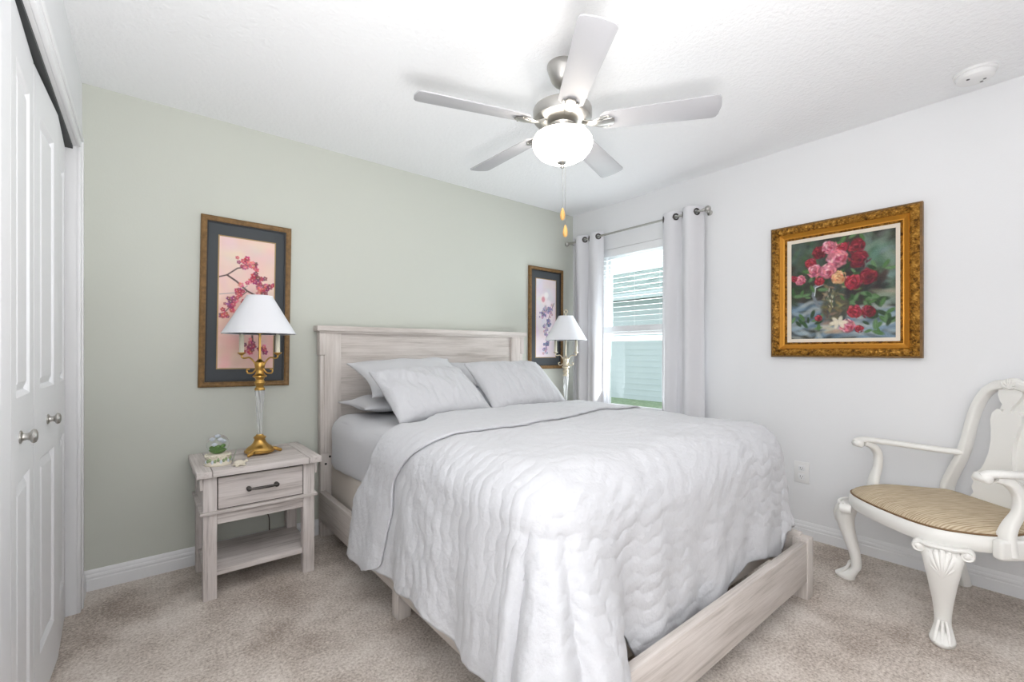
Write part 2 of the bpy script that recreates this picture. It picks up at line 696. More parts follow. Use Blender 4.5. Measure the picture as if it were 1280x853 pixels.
# ------------------------------------------------------------------ closet bifold doors
def bifold_leaf(name, parent, p0, p1, z0, z1, th=0.032):
    """door leaf standing between floor points p0 and p1 (room side facing +X), two raised panels"""
    p0, p1 = Vector(p0), Vector(p1)
    w = (p1 - p0).length
    b = BM()
    t = BM()
    # coordinates: u along leaf, d depth towards room, z
    def face_with_panels(t):
        us = [0, 0.078, w - 0.078, w]
        zs = [z0, 0.19, 0.815, 1.035, 1.90, z1]
        g = [[t.verts.new((u, 0, z)) for u in us] for z in zs]
        for i in range(len(zs) - 1):
            for j in range(3):
                if j == 1 and i in (1, 3):
                    c = [g[i][1], g[i][2], g[i + 1][2], g[i + 1][1]]
                    prev = c
                    ua, ub, za, zb = us[1], us[2], zs[i], zs[i + 1]
                    for ins, dep in ((0.006, -0.004), (0.012, -0.011), (0.016, -0.011), (0.034, -0.003), (0.038, -0.002)):
                        q = [t.verts.new((ua + ins, dep, za + ins)), t.verts.new((ub - ins, dep, za + ins)), t.verts.new((ub - ins, dep, zb - ins)), t.verts.new((ua + ins, dep, zb - ins))]
                        for k in range(4):
                            t.faces.new((prev[k], prev[(k + 1) % 4], q[(k + 1) % 4], q[k]))
                        prev = q
                    t.faces.new(prev)
                else:
                    t.faces.new((g[i][j], g[i][j + 1], g[i + 1][j + 1], g[i + 1][j]))
        # slab sides and back
        c = [(0, z0), (w, z0), (w, z1), (0, z1)]
        bk = [t.verts.new((u, -th, z)) for u, z in c]
        t.faces.new(list(reversed(bk)))
        rims = [[g[0][j] for j in range(4)], [g[i][3] for i in range(6)], [g[5][j] for j in (3, 2, 1, 0)], [g[i][0] for i in (5, 4, 3, 2, 1, 0)]]
        for k in range(4):
            t.faces.new(rims[k] + [bk[(k + 1) % 4], bk[k]])
    face_with_panels(t)
    d = (p1 - p0).normalized()
    nrm = Vector((d.y, -d.x, 0))        # +X side when d = +Y
    mtx = Matrix(((d.x, nrm.x, 0, p0.x), (d.y, nrm.y, 0, p0.y), (0, 0, 1, 0), (0, 0, 0, 1)))
    merge(b, t, mtx)
    bmesh.ops.recalc_face_normals(b, faces=b.faces[:])
    return build(name, b, M['door'], parent, smooth=12), p0, d, nrm


def knob(parent, p, nrm):
    b = BM()
    prof = [(0.0, 0), (0.017, 0), (0.017, 0.003), (0.010, 0.006), (0.0085, 0.013), (0.011, 0.018), (0.0165, 0.021), (0.019, 0.025), (0.017, 0.030), (0.010, 0.033), (0, 0.034)]
    rot = Vector((0, 0, 1)).rotation_difference(nrm).to_matrix().to_4x4()
    add_lathe(b, prof, 24, p, rot)
    return build('door_knob', b, M['nickel'], parent, smooth=50)


dx = XL - 0.034
d1 = structure(bpy.data.objects.new('door_1', None), 'white bifold closet door next to the green wall', 'closet door')
COL.objects.link(d1)
lf, p0, d, nr = bifold_leaf('door_leaf', d1, (dx + 0.016, 2.362, 0), (dx, 2.715, 0), 0.02, 2.028)
lf, p0, d, nr = bifold_leaf('door_leaf', d1, (dx + 0.004, 1.982, 0), (dx + 0.0165, 2.360, 0), 0.02, 2.028)
knob(lf, p0 + d * 0.19 + Vector((0, 0, 0.925)), nr)
d2 = structure(bpy.data.objects.new('door_2', None), 'white bifold closet door nearest the viewer', 'closet door')
COL.objects.link(d2)
lf, p0, d, nr = bifold_leaf('door_leaf', d2, (dx + 0.016, 1.594, 0), (dx + 0.004, 1.972, 0), 0.02, 2.028)
knob(lf, p0 + d * 0.13 + Vector((0, 0, 0.93)), nr)
bifold_leaf('door_leaf', d2, (dx, 1.212, 0), (dx + 0.016, 1.592, 0), 0.02, 2.028)

# ------------------------------------------------------------------ window
w1 = structure(bpy.data.objects.new('window_1', None), 'single hung white window on the white wall', 'window')
COL.objects.link(w1)
XW = XR + 0.075
b = BM()
fw = 0.035
add_box(b, (XW, WY0, WZ0), (XW + 0.06, WY0 + fw, WZ1), 0.003)
add_box(b, (XW, WY1 - fw, WZ0), (XW + 0.06, WY1, WZ1), 0.003)
add_box(b, (XW, WY0 + fw, WZ1 - fw), (XW + 0.06, WY1 - fw, WZ1), 0.003)
add_box(b, (XW, WY0 + fw, WZ0), (XW + 0.06, WY1 - fw, WZ0 + fw), 0.003)
build('window_frame', b, M['trim'], w1)
for nm, z0, z1, xo in (('upper_sash', 1.245, WZ1 - fw, 0.032), ('lower_sash', WZ0 + fw, 1.285, 0.008)):
    b = BM()
    y0, y1 = WY0 + fw, WY1 - fw
    s = 0.028
    x0 = XW + xo
    add_box(b, (x0, y0, z0), (x0 + 0.022, y0 + s, z1), 0.002)
    add_box(b, (x0, y1 - s, z0), (x0 + 0.022, y1, z1), 0.002)
    add_box(b, (x0, y0 + s, z0), (x0 + 0.022, y1 - s, z0 + (s if nm == 'lower_sash' else 0.04)), 0.002)
    add_box(b, (x0, y0 + s, z1 - 0.04), (x0 + 0.022, y1 - s, z1), 0.002)
    so = build(nm, b, M['trim'], w1)
    b = BM()
    add_box(b, (x0 + 0.009, y0 + s, z0 + 0.03), (x0 + 0.013, y1 - s, z1 - 0.04))
    build('glass_pane', b, M['pane'], so, smooth=0)
b = BM()
add_box(b, (XR - 0.018, WY0 - 0.02, WZ0 - 0.02), (XW, WY1 + 0.02, WZ0), 0.004)
build('window_sill', b, M['trim'], w1)

bl = thing('window_blind', 'white slatted blind pulled halfway down the window', 'blind', (XR + 0.035, (WY0 + WY1) / 2, WZ1))
hw = (WY1 - WY0) / 2 - 0.008
b = BM(); add_box(b, (-0.034, -hw, -0.066), (-0.022, hw, -0.001), 0.004); add_box(b, (-0.022, -hw, -0.04), (0.025, hw, -0.002), 0.002)
build('valance', b, M['trim'], bl)
b = BM()
z = -0.085
while WZ1 + z > 1.385:
    tb = BM(); add_box(tb, (-0.021, -hw + 0.004, -0.0014), (0.021, hw - 0.004, 0.0014)); merge(b, tb, Matrix.Translation((0.001, 0, z)) @ Matrix.Rotation(R(-4), 4, 'Y'))
    z -= 0.0425
build('slats', b, M['trim'], bl, smooth=0)
b = BM()
zz = 1.372 - WZ1
for k in range(14):
    add_box(b, (-0.022, -hw + 0.004, zz - 0.0035 * k - 0.0028), (0.022, hw - 0.004, zz - 0.0035 * k))
build('stacked_slats', b, M['trim'], bl, smooth=0)
b = BM(); add_box(b, (-0.024, -hw + 0.003, zz - 0.075), (0.024, hw - 0.003, zz - 0.051), 0.003)
build('bottom_rail', b, M['trim'], bl)
for yy in (-0.24, 0.0, 0.24):
    b = BM(); add_tube(b, [(-0.0245, yy, -0.06), (-0.0245, yy, zz - 0.05)], 0.0009, 6)
    build('ladder_cord', b, M['white_gloss'], bl)

# outside
b = BM(); add_box(b, (XR + T, -8, -0.35), (26, 22, -0.12))
structure(build('ground', b, M['grass'], smooth=0), 'lawn outside the window', 'lawn')
nh = thing('neighbor_house', 'pale teal house with grey roof seen through the window', 'house', (10.0, 7.0, -0.12))
b = BM()
add_box(b, (0, -9, 0), (6, 12, 2.6))
for k in range(17):
    zc = 0.15 * k + 0.12
    add_box(b, (-0.008, -9, zc - 0.008), (0, 12, zc + 0.008))
build('siding_wall', b, M['siding'], nh, smooth=0)
b = BM()
t = [(-0.45, 2.62), (-0.45, 2.74), (4.0, 4.2), (6.6, 3.3), (6.6, 3.2)]
vs0 = [b.verts.new((x, -9.5, z)) for x, z in t]
vs1 = [b.verts.new((x, 12.5, z)) for x, z in t]
b.faces.new(vs0); b.faces.new(list(reversed(vs1)))
for k in range(len(t)):
    b.faces.new((vs0[k], vs0[(k + 1) % 5], vs1[(k + 1) % 5], vs1[k]))
bmesh.ops.recalc_face_normals(b, faces=b.faces[:])
build('roof', b, M['shingle'], nh, smooth=0)
b = BM(); add_box(b, (-0.5, -9.5, 2.58), (-0.4, 12.5, 2.74), 0.01)
build('gutter', b, M['siding'], nh)

# ------------------------------------------------------------------ bed frame
bed = thing('bed', 'whitewashed oak panel bed with tall plank headboard', 'bed', (1.64, 1.85, 0))


def L(x, y, z):
    return (x - 1.64, y - 1.85, z)


hb = BM()
HX0, HX1, HY = 0.862, 2.462, 2.895
# tongue-and-groove planks
zs = [0.56, 0.70, 0.84, 0.98, 1.12, 1.275]
for z0, z1 in zip(zs[:-1], zs[1:]):
    add_box(hb, L(HX0 + 0.06, HY + 0.016, z0), L(HX1 - 0.06, HY + 0.045, z1), 0.0025, 1)
build('headboard_panel', hb, M['wood_x'], bed)
for x0, x1, nm in ((HX0 - 0.02, HX0 + 0.105, 0), (HX1 - 0.105, HX1 + 0.02, 1)):
    b = BM()
    add_box(b, L(x0 + (0.022 if nm == 0 else 0), HY, 0.52), L(x1 - (0.022 if nm == 1 else 0), HY + 0.05, 1.278), 0.003)
    # stepped outer stile: narrow return, thicker above the notch
    xo0, xo1 = (x0, x0 + 0.03) if nm == 0 else (x1 - 0.03, x1)
    add_box(b, L(xo0, HY + 0.006, 0.52), L(xo1, HY + 0.058, 1.13), 0.003)
    add_box(b, L(xo0 - (0.007 if nm == 0 else 0), HY - 0.004, 1.13), L(xo1 + (0.007 if nm else 0), HY + 0.06, 1.278), 0.003)
    build('headboard_stile', b, M['wood_z'], bed)
    b = BM()
    lx0, lx1 = (x0 + 0.004, x0 + 0.094) if nm == 0 else (x1 - 0.094, x1 - 0.004)
    add_box(b, L(lx0, HY + 0.012, 0), L(lx1, HY + 0.055, 0.52), 0.003)
    lg = build('leg', b, M['wood_z'], bed)
    for zz_ in (0.452, 0.495):
        b = BM()
        add_lathe(b, [(0, 0), (0.007, 0), (0.007, 0.002), (0, 0.002)], 14, L(lx0 + (0.055 if zz_ > 0.47 else 0.03), HY + 0.012, zz_), Matrix.Rotation(R(90), 4, 'X'))
        build('bolt_hole', b, M['black'], lg)
b = BM()
add_box(b, L(HX0 - 0.046, HY - 0.022, 1.278), L(HX1 + 0.046, HY + 0.066, 1.312), 0.004)
add_box(b, L(HX0 - 0.03, HY - 0.012, 1.268), L(HX1 + 0.03, HY + 0.06, 1.278), 0.002)
build('headboard_cap', b, M['wood_x'], bed)
FY = 0.755
for x0, x1 in ((0.835, 0.872), (2.41, 2.447)):
    b = BM()
    add_box(b, L(x0, FY + 0.04, 0.115), L(x1, HY + 0.015, 0.29), 0.004)
    build('side_rail', b, M['wood_y'], bed)
b = BM()
add_box(b, L(0.87, FY, 0.082), L(2.39, FY + 0.034, 0.268), 0.004)
build('foot_rail', b, M['wood_x'], bed)
for x0, x1 in ((0.828, 0.90), (2.375, 2.447)):
    b = BM()
    add_box(b, L(x0, FY - 0.004, 0), L(x1, FY + 0.062, 0.278), 0.004)
    build('foot_post', b, M['wood_z'], bed)
for x0, y0 in ((0.84, 1.80), (2.37, 1.80)):
    b = BM()
    add_box(b, L(x0, y0, 0), L(x0 + 0.062, y0 + 0.06, 0.115), 0.003)
    build('support_leg', b, M['wood_z'], bed)
b = BM()
for k in range(9):
    y = 0.95 + k * 0.22
    add_box(b, L(0.872, y, 0.145), L(2.41, y + 0.07, 0.165))
build('slats', b, M['wood_x'], bed, smooth=0)


def soft_box(lo, hi, rad, n=10, bulge=0.0, sag=0.0):
    """rounded box as one bmesh"""
    b = BM()
    add_box(b, lo, hi, rad, n)
    return b


b = soft_box((0.886, 0.872, 0.166), (2.40, 2.86, 0.462), 0.03, 4)
# slightly pulled-in sides like an upholstered box spring
for v in b.verts:
    tt = (v.co.z - 0.166) / 0.296
    k = 1 - 0.012 * math.sin(PI * tt)
    v.co.x = 1.643 + (v.co.x - 1.643) * k
bx = build('box_spring', b, M['foundation'])
tag(bx, 'beige box spring showing between bed rail and white mattress', 'box spring')

# mattress under its fitted sheet: grid wrap with gathers along the hem
def mattress():
    x0, x1, y0, y1, zb, zt, r = 0.868, 2.388, 0.875, 2.868, 0.463, 0.772, 0.11
    b = BM()
    add_box(b, (x0, y0, zb), (x1, y1, zt), 0.0)
    bmesh.ops.subdivide_edges(b, edges=b.edges[:], cuts=30, use_grid_fill=True)
    for v in b.verts:
        c = v.co
        ix = min(max(c.x, x0 + r), x1 - r); iy = min(max(c.y, y0 + r), y1 - r); iz = min(max(c.z, zb + 0.04), zt - r)
        dvec = Vector((c.x - ix, c.y - iy, c.z - iz))
        if dvec.length > 1e-6:
            rr = r if c.z > iz else max(0.04, r * 0.9)
            m_ = max(abs(dvec.x), abs(dvec.y), abs(dvec.z))
            lim = 1.0
            dd = dvec.normalized() * m_
            c.x, c.y, c.z = ix + dd.x, iy + dd.y, iz + dd.z
        low = max(0.0, 1 - (c.z - zb) / 0.12)
        k = 0.006 * low * (math.sin(c.y * 90) + 0.6 * math.sin(c.y * 47 + 1))
        if abs(c.x - x0) < 0.03:
            c.x -= k + 0.004 * math.sin(c.y * 13 + c.z * 11)
        c.z += 0.004 * math.sin(c.x * 9) * math.sin(c.y * 7) if c.z > zt - 0.02 else 0
    return b


mt = build('mattress', mattress(), M['sheet'], smooth=180)
tag(mt, 'thick mattress in a smooth white fitted sheet, bare at the pillow end', 'mattress')

# ------------------------------------------------------------------ quilt
QX0, QX1, QY0, QZ = 0.95, 2.285, 1.0, 0.797
RL, RF = 0.14, 0.16


def sstep(x, a, b):
    t = np.clip((x - a) / (b - a), 0, 1)
    return t * t * (3 - 2 * t)


def quilt_points(a, bq, lift=0.0, puff=True):
    da = np.maximum(0, QX0 - a)
    dr = np.maximum(0, a - QX1)
    db = np.maximum(0, QY0 - bq)
    side = da + dr
    p = 2.6
    d = (side ** p + db ** p) ** (1 / p)
    d = np.where((dr > 0) & (db > 0), np.minimum(d, 0.566 + 0.10 * (1 - sstep(dr, 0.0, 0.10))), d)
    th = np.arctan2(db, side + 1e-9)
    th = np.where(d < 1e-9, 0, th)
    sgn = np.where(dr > 0, 1.0, -1.0)
    nx = np.cos(th) * sgn
    ny = -np.sin(th)
    only_foot = (side < 1e-9) & (db > 0)
    nx = np.where(only_foot, 0, nx)
    bx_ = np.clip(a, QX0, QX1)
    by_ = np.maximum(bq, QY0)
    Rr = RL + (RF - RL) * np.sin(th) ** 2
    arc = Rr * PI / 2
    ph = np.minimum(d, arc) / Rr
    off = Rr * np.sin(ph)
    drop = Rr * (1 - np.cos(ph))
    rest = np.maximum(0, d - arc)
    left = (sgn < 0)
    s2 = np.sin(2 * th)
    slope = np.where(left, 0.10 * np.cos(th) ** 2 + 0.36 * np.sin(th) ** 2 + 0.24 * np.maximum(0, s2), 0.07 * np.cos(th) ** 2 + 0.13 * s2)
    slope = np.where(only_foot, 0.36 * (1 - sstep(a, QX0, QX0 + 0.17)), slope)
    cosf = 1 / np.sqrt(1 + slope ** 2)
    off = off + rest * slope * cosf
    drop = drop + rest * cosf
    # hanging folds
    k = sstep(d, 0.12, 0.7)
    fold = 0.016 * np.sin(bq * 13.0 + 0.6 + 1.2 * rest) * (np.cos(th) ** 2) * (by_ > QY0)
    fold = fold + 0.010 * np.sin(bq * 27.0 + 2.0) * np.cos(th) ** 2
    corner = np.where(left, np.maximum(0, s2) ** 1.2, 0.3 * np.maximum(0, s2))
    fold = fold + corner * (0.040 * np.cos(th * 9.0 - 1.0) + 0.018 * np.cos(th * 19 + 0.7))
    foot = np.sin(th) ** 2 * (only_foot)
    fold = fold + foot * (0.012 * np.sin(a * 15 + 1.0) + 0.007 * np.sin(a * 31)) * 0.8
    off = off + k * fold
    X = bx_ + nx * off
    Y = by_ + ny * off
    Z = QZ - drop
    top = 1 - sstep(d, 0.0, 0.2)
    Z = Z + top * (0.010 * np.cos((a - 1.61) * 2.2) + 0.005 * np.sin(a * 6 + bq * 5) * np.sin(bq * 4 + 1) + 0.003 * np.sin(a * 15 - bq * 9))
    Z = np.maximum(Z, 0.02)
    P = np.stack([X, Y, Z], -1)
    gu = np.gradient(P, axis=0)
    gv = np.gradient(P, axis=1)
    N = np.cross(gu, gv)
    N /= np.linalg.norm(N, axis=-1, keepdims=True) + 1e-12
    flip = np.sign(N[..., 2:3].mean())
    N *= flip
    # matelasse channels run across the bed in shallow waves
    sp = 0.052
    ph1 = bq + 0.011 * np.sin(2 * PI * a / 0.17) + 0.004 * np.sin(2 * PI * a / 0.071 + 1.3)
    ch = np.abs(np.sin(PI * ph1 / sp)) ** 0.55
    amp = 0.0036 * (0.75 + 0.5 * np.sin(a * 5.1 + bq * 3.7))
    wr = 0.0022 * np.sin(a * 43 + 7 * np.sin(bq * 11)) * np.sin(bq * 37 + 5 * np.sin(a * 9))
    wr2 = 0.004 * np.sin(a * 17 + 3 * np.sin(bq * 6)) * np.sin(bq * 13 + 2 * np.sin(a * 5))
    P = P + N * ((amp * ch + wr + wr2)[..., None] * (1.0 if puff else 0.6) + lift)
    return P


def back_edge(a):
    d = np.maximum(0, QX0 - a)
    return 1.93 + 0.13 * sstep(a, 1.0, 1.2) + 0.26 * sstep(d, 0.12, 0.62)


NA, NB = 330, 290
A_LEFT, A_RIGHT, B_FOOT = QX0 - 0.66, QX1 + 0.55, QY0 - 0.675
av = np.linspace(A_LEFT, A_RIGHT, NA)
tv = np.linspace(0, 1, NB)
AA, TT = np.meshgrid(av, tv, indexing='ij')
foot_edge = B_FOOT - 0.02 * np.sin(AA * 8.5) - 0.03 * sstep(AA, 1.0, 1.3) * np.sin((AA - 1.0) * 5.5) + 0.02 * sstep(AA, 1.6, 2.3)
BB = back_edge(AA) + 0.0 - TT * (back_edge(AA) - foot_edge)
BB = BB + 0.10 * sstep(AA, 0.95, 1.01) * (1 - sstep(AA, 1.10, 1.19)) * sstep(TT, 0.72, 1.0)
hemw = 0.02 * np.sin(BB * 5.0) + 0.012 * np.sin(BB * 14)
AL = AA + hemw * np.clip((QX0 - AA) / 0.66, 0, 1) ** 3
q = grid_mesh('quilt', quilt_points(AL, BB), M['quilt'])
so = q.modifiers.new('thickness', 'SOLIDIFY'); so.thickness = 0.010; so.offset = -1
tag(q, 'rumpled white channel-stitched quilt draped over the bed to its foot', 'quilt')
# the head end turned back on itself
NA2, NB2 = 330, 50
av2 = np.linspace(A_LEFT - 0.012, A_RIGHT - 0.02, NA2)
tv2 = np.linspace(0, 1, NB2)
A2, T2 = np.meshgrid(av2, tv2, indexing='ij')
dl = np.maximum(0, QX0 - A2)
front = 1.55 + 0.10 * sstep(A2, 1.2, 2.2) + 0.19 * sstep(dl, 0.0, 0.3) + 0.06 * sstep(dl, 0.3, 0.66) + 0.10 * sstep(dl, 0.60, 0.672) ** 2
B2 = back_edge(A2) + 0.006 - T2 * (back_edge(A2) + 0.006 - front)
fo = grid_mesh('turned_back_edge', quilt_points(A2 + 0.0, B2, lift=0.0135), M['quilt'], q)
so = fo.modifiers.new('thickness', 'SOLIDIFY'); so.thickness = 0.011; so.offset = -1


# ------------------------------------------------------------------ pillows
def pillow(name, w, h, t, center, xax, yax, label, material, ribs=0.0, pinch=0.09, group=None, seed=0, flange=0.0):
    n = 60
    u = np.linspace(-1, 1, n)
    U, V = np.meshgrid(u, u, indexing='ij')
    ex = 2.6
    prof = np.clip((1 - np.abs(U) ** ex), 0, 1) ** 0.62 * np.clip((1 - np.abs(V) ** ex), 0, 1) ** 0.62
    X = U * w / 2 * (1 - pinch * (1 - V ** 2))
    Y = V * h / 2 * (1 - pinch * 0.9 * (1 - U ** 2))
    r_ = np.random.default_rng(seed)
    wr = sum(0.0042 * r_.uniform(0.3, 1) * np.sin(r_.uniform(3, 11) * U + r_.uniform(-8, 8) * V + r_.uniform(0, 6)) for _ in range(6))
    rib = ribs * np.abs(np.sin(PI * (X + 0.006 * np.sin(Y * 40)) / 0.052)) ** 0.6
    Zt = prof * t / 2 + (wr + rib) * np.clip(prof * 2.5, 0, 1) + 0.004
    Zb = -prof * t / 2 - wr * np.clip(prof * 2.5, 0, 1) - 0.004
    top = np.stack([X, Y, Zt], -1)
    bot = np.stack([X, Y, Zb], -1)[::-1]
    P = np.concatenate([top, bot], 0)
    xa = Vector(xax).normalized()
    ya = Vector(yax)
    ya = (ya - xa * ya.dot(xa)).normalized()
    za = xa.cross(ya)
    o = grid_mesh(name, P, material, closed=True)
    # close the two open ends
    bm = bmesh.new(); bm.from_mesh(o.data)
    bmesh.ops.holes_fill(bm, edges=[e for e in bm.edges if e.is_boundary], sides=0)
    bmesh.ops.recalc_face_normals(bm, faces=bm.faces[:])
    bm.to_mesh(o.data); bm.free()
    o.matrix_world = Matrix(((xa.x, ya.x, za.x, center[0]), (xa.y, ya.y, za.y, center[1]), (xa.z, ya.z, za.z, center[2]), (0, 0, 0, 1)))
    tag(o, label, 'pillow', group)
    return o


PG = 'white pillows at the head of the bed'
pillow('pillow', 0.72, 0.44, 0.095, (1.30, 2.645, 0.835), (1, 0.0, 0), (0, 1, 0.0), 'flat white pillow at the bottom of the pile nearest the snow globe nightstand', M['sheet'], seed=1, group=PG)
pillow('pillow', 0.72, 0.43, 0.145, (1.335, 2.615, 0.998), (1, 0.0, 0.03), (0, 0.88, 0.40), 'plain white pillow behind the left sham with its corner sticking out', M['sheet'], seed=2, pinch=0.12, group=PG)
pillow('pillow', 0.70, 0.44, 0.16, (2.06, 2.66, 0.928), (1, 0.0, 0.0), (0, 0.72, 0.60), 'plain white pillow hidden mostly behind the right sham', M['sheet'], seed=3, group=PG)
pillow('pillow_sham', 0.615, 0.40, 0.15, (1.268, 2.26, 0.922), (1, 0.09, 0.01), (0.05, 0.80, 0.60), 'left ribbed white sham leaning in front of the piled pillows', M['quilt'], ribs=0.012, pinch=0.035, seed=4, group=PG)
pillow('pillow_sham', 0.62, 0.43, 0.15, (1.91, 2.285, 0.932), (1, 0.0, 0.0), (0.09, 0.76, 0.64), 'right ribbed white sham nearest the window', M['quilt'], ribs=0.012, pinch=0.035, seed=5, group=PG)


# ------------------------------------------------------------------ nightstands
def nightstand(loc, label):
    t = thing('nightstand', label, 'nightstand', loc, 0, 'pair of bedside nightstands')
    W, D, HT = 0.27, 0.24, 0.605         # half width of the top, half depth
    fy = -0.205                           # front face of the posts
    b = BM()
    add_box(b, (-W + 0.062, -D, HT - 0.03), (W - 0.062, D, HT), 0.003)
    build('tabletop', b, M['rustic_x'], t)
    for s in (-1, 1):
        b = BM()
        x0, x1 = sorted((s * W, s * (W - 0.06)))
        add_box(b, (x0, -D, HT - 0.03), (x1, D, HT), 0.003)
        build('breadboard_end', b, M['rustic_y'], t)
    px = 0.243
    for sx in (-1, 1):
        for sy in (-1, 1):
            b = BM()
            x0, x1 = sorted((sx * px, sx * (px - 0.055)))
            y0, y1 = sorted((sy * 0.205, sy * 0.15))
            add_box(b, (x0, y0, 0), (x1, y1, 0.575), 0.004)
            lg = build('leg', b, M['rustic_z'], t)
            b = BM()   # small corbel under the overhang
            x0, x1 = sorted((sx * px, sx * (px + 0.012)))
            yy0, yy1 = sorted((sy * 0.207, sy * 0.155))
            add_box(b, (x0, yy0, 0.515), (x1, yy1, 0.575), 0.002)
            build('corbel', b, M['rustic_z'], lg)
    b = BM()
    add_box(b, (-0.238, -0.15, 0.40), (-0.222, 0.15, 0.575)); add_box(b, (0.222, -0.15, 0.40), (0.238, 0.15, 0.575)); add_box(b, (-0.19, 0.175, 0.40), (0.19, 0.19, 0.575))
    build('case_side', b, M['rustic_y'], t, smooth=0)
    b = BM()
    add_box(b, (-px - 0.012, fy - 0.014, 0.398), (px + 0.012, fy + 0.06, 0.412), 0.003)
    add_box(b, (-px - 0.012, fy + 0.05, 0.398), (-px + 0.03, 0.215, 0.412), 0.003)
    add_box(b, (px - 0.03, fy + 0.05, 0.398), (px + 0.012, 0.215, 0.412), 0.003)
    build('waist_moulding', b, M['rustic_x'], t)
    b = BM()
    add_box(b, (-0.188, fy + 0.006, 0.345), (0.188, fy + 0.03, 0.398), 0.002)
    build('apron', b, M['rustic_x'], t)
    b = BM()
    add_box(b, (-0.188, fy + 0.01, 0.412), (0.188, fy + 0.02, 0.575))
    build('drawer_recess', b, M['seam'], t, smooth=0)
    b = BM()
    add_box(b, (-0.184, fy - 0.002, 0.417), (0.184, fy + 0.01, 0.562), 0.003)
    dr = build('drawer', b, M['rustic_x'], t)
    b = BM()
    add_tube(b, [(-0.055, fy - 0.026, 0.492), (-0.02, fy - 0.029, 0.492), (0.02, fy - 0.029, 0.492), (0.055, fy - 0.026, 0.492)], [0.0055, 0.007, 0.007, 0.0055], 12)
    for s in (-1, 1):
        add_sphere(b, (s * 0.06, fy - 0.022, 0.492), 0.0115, 14)
        add_tube(b, [(s * 0.06, fy - 0.002, 0.492), (s * 0.06, fy - 0.02, 0.492)], [0.011, 0.007], 12)
    build('drawer_pull', b, M['dark_nickel'], dr)
    b = BM()
    add_box(b, (-0.235, -0.185, 0.10), (0.235, 0.185, 0.128), 0.003)
    build('shelf', b, M['rustic_x'], t)
    b = BM()
    add_box(b, (-0.188, 0.16, 0.345), (0.188, 0.18, 0.398), 0.002)
    build('rear_apron', b, M['rustic_x'], t)
    return t


nightstand((0.452, 2.70, 0), 'weathered oak nightstand holding the snow globe, left of the bed')
nightstand((2.772, 2.70, 0), 'weathered oak nightstand behind the bed, under the champagne lamp')


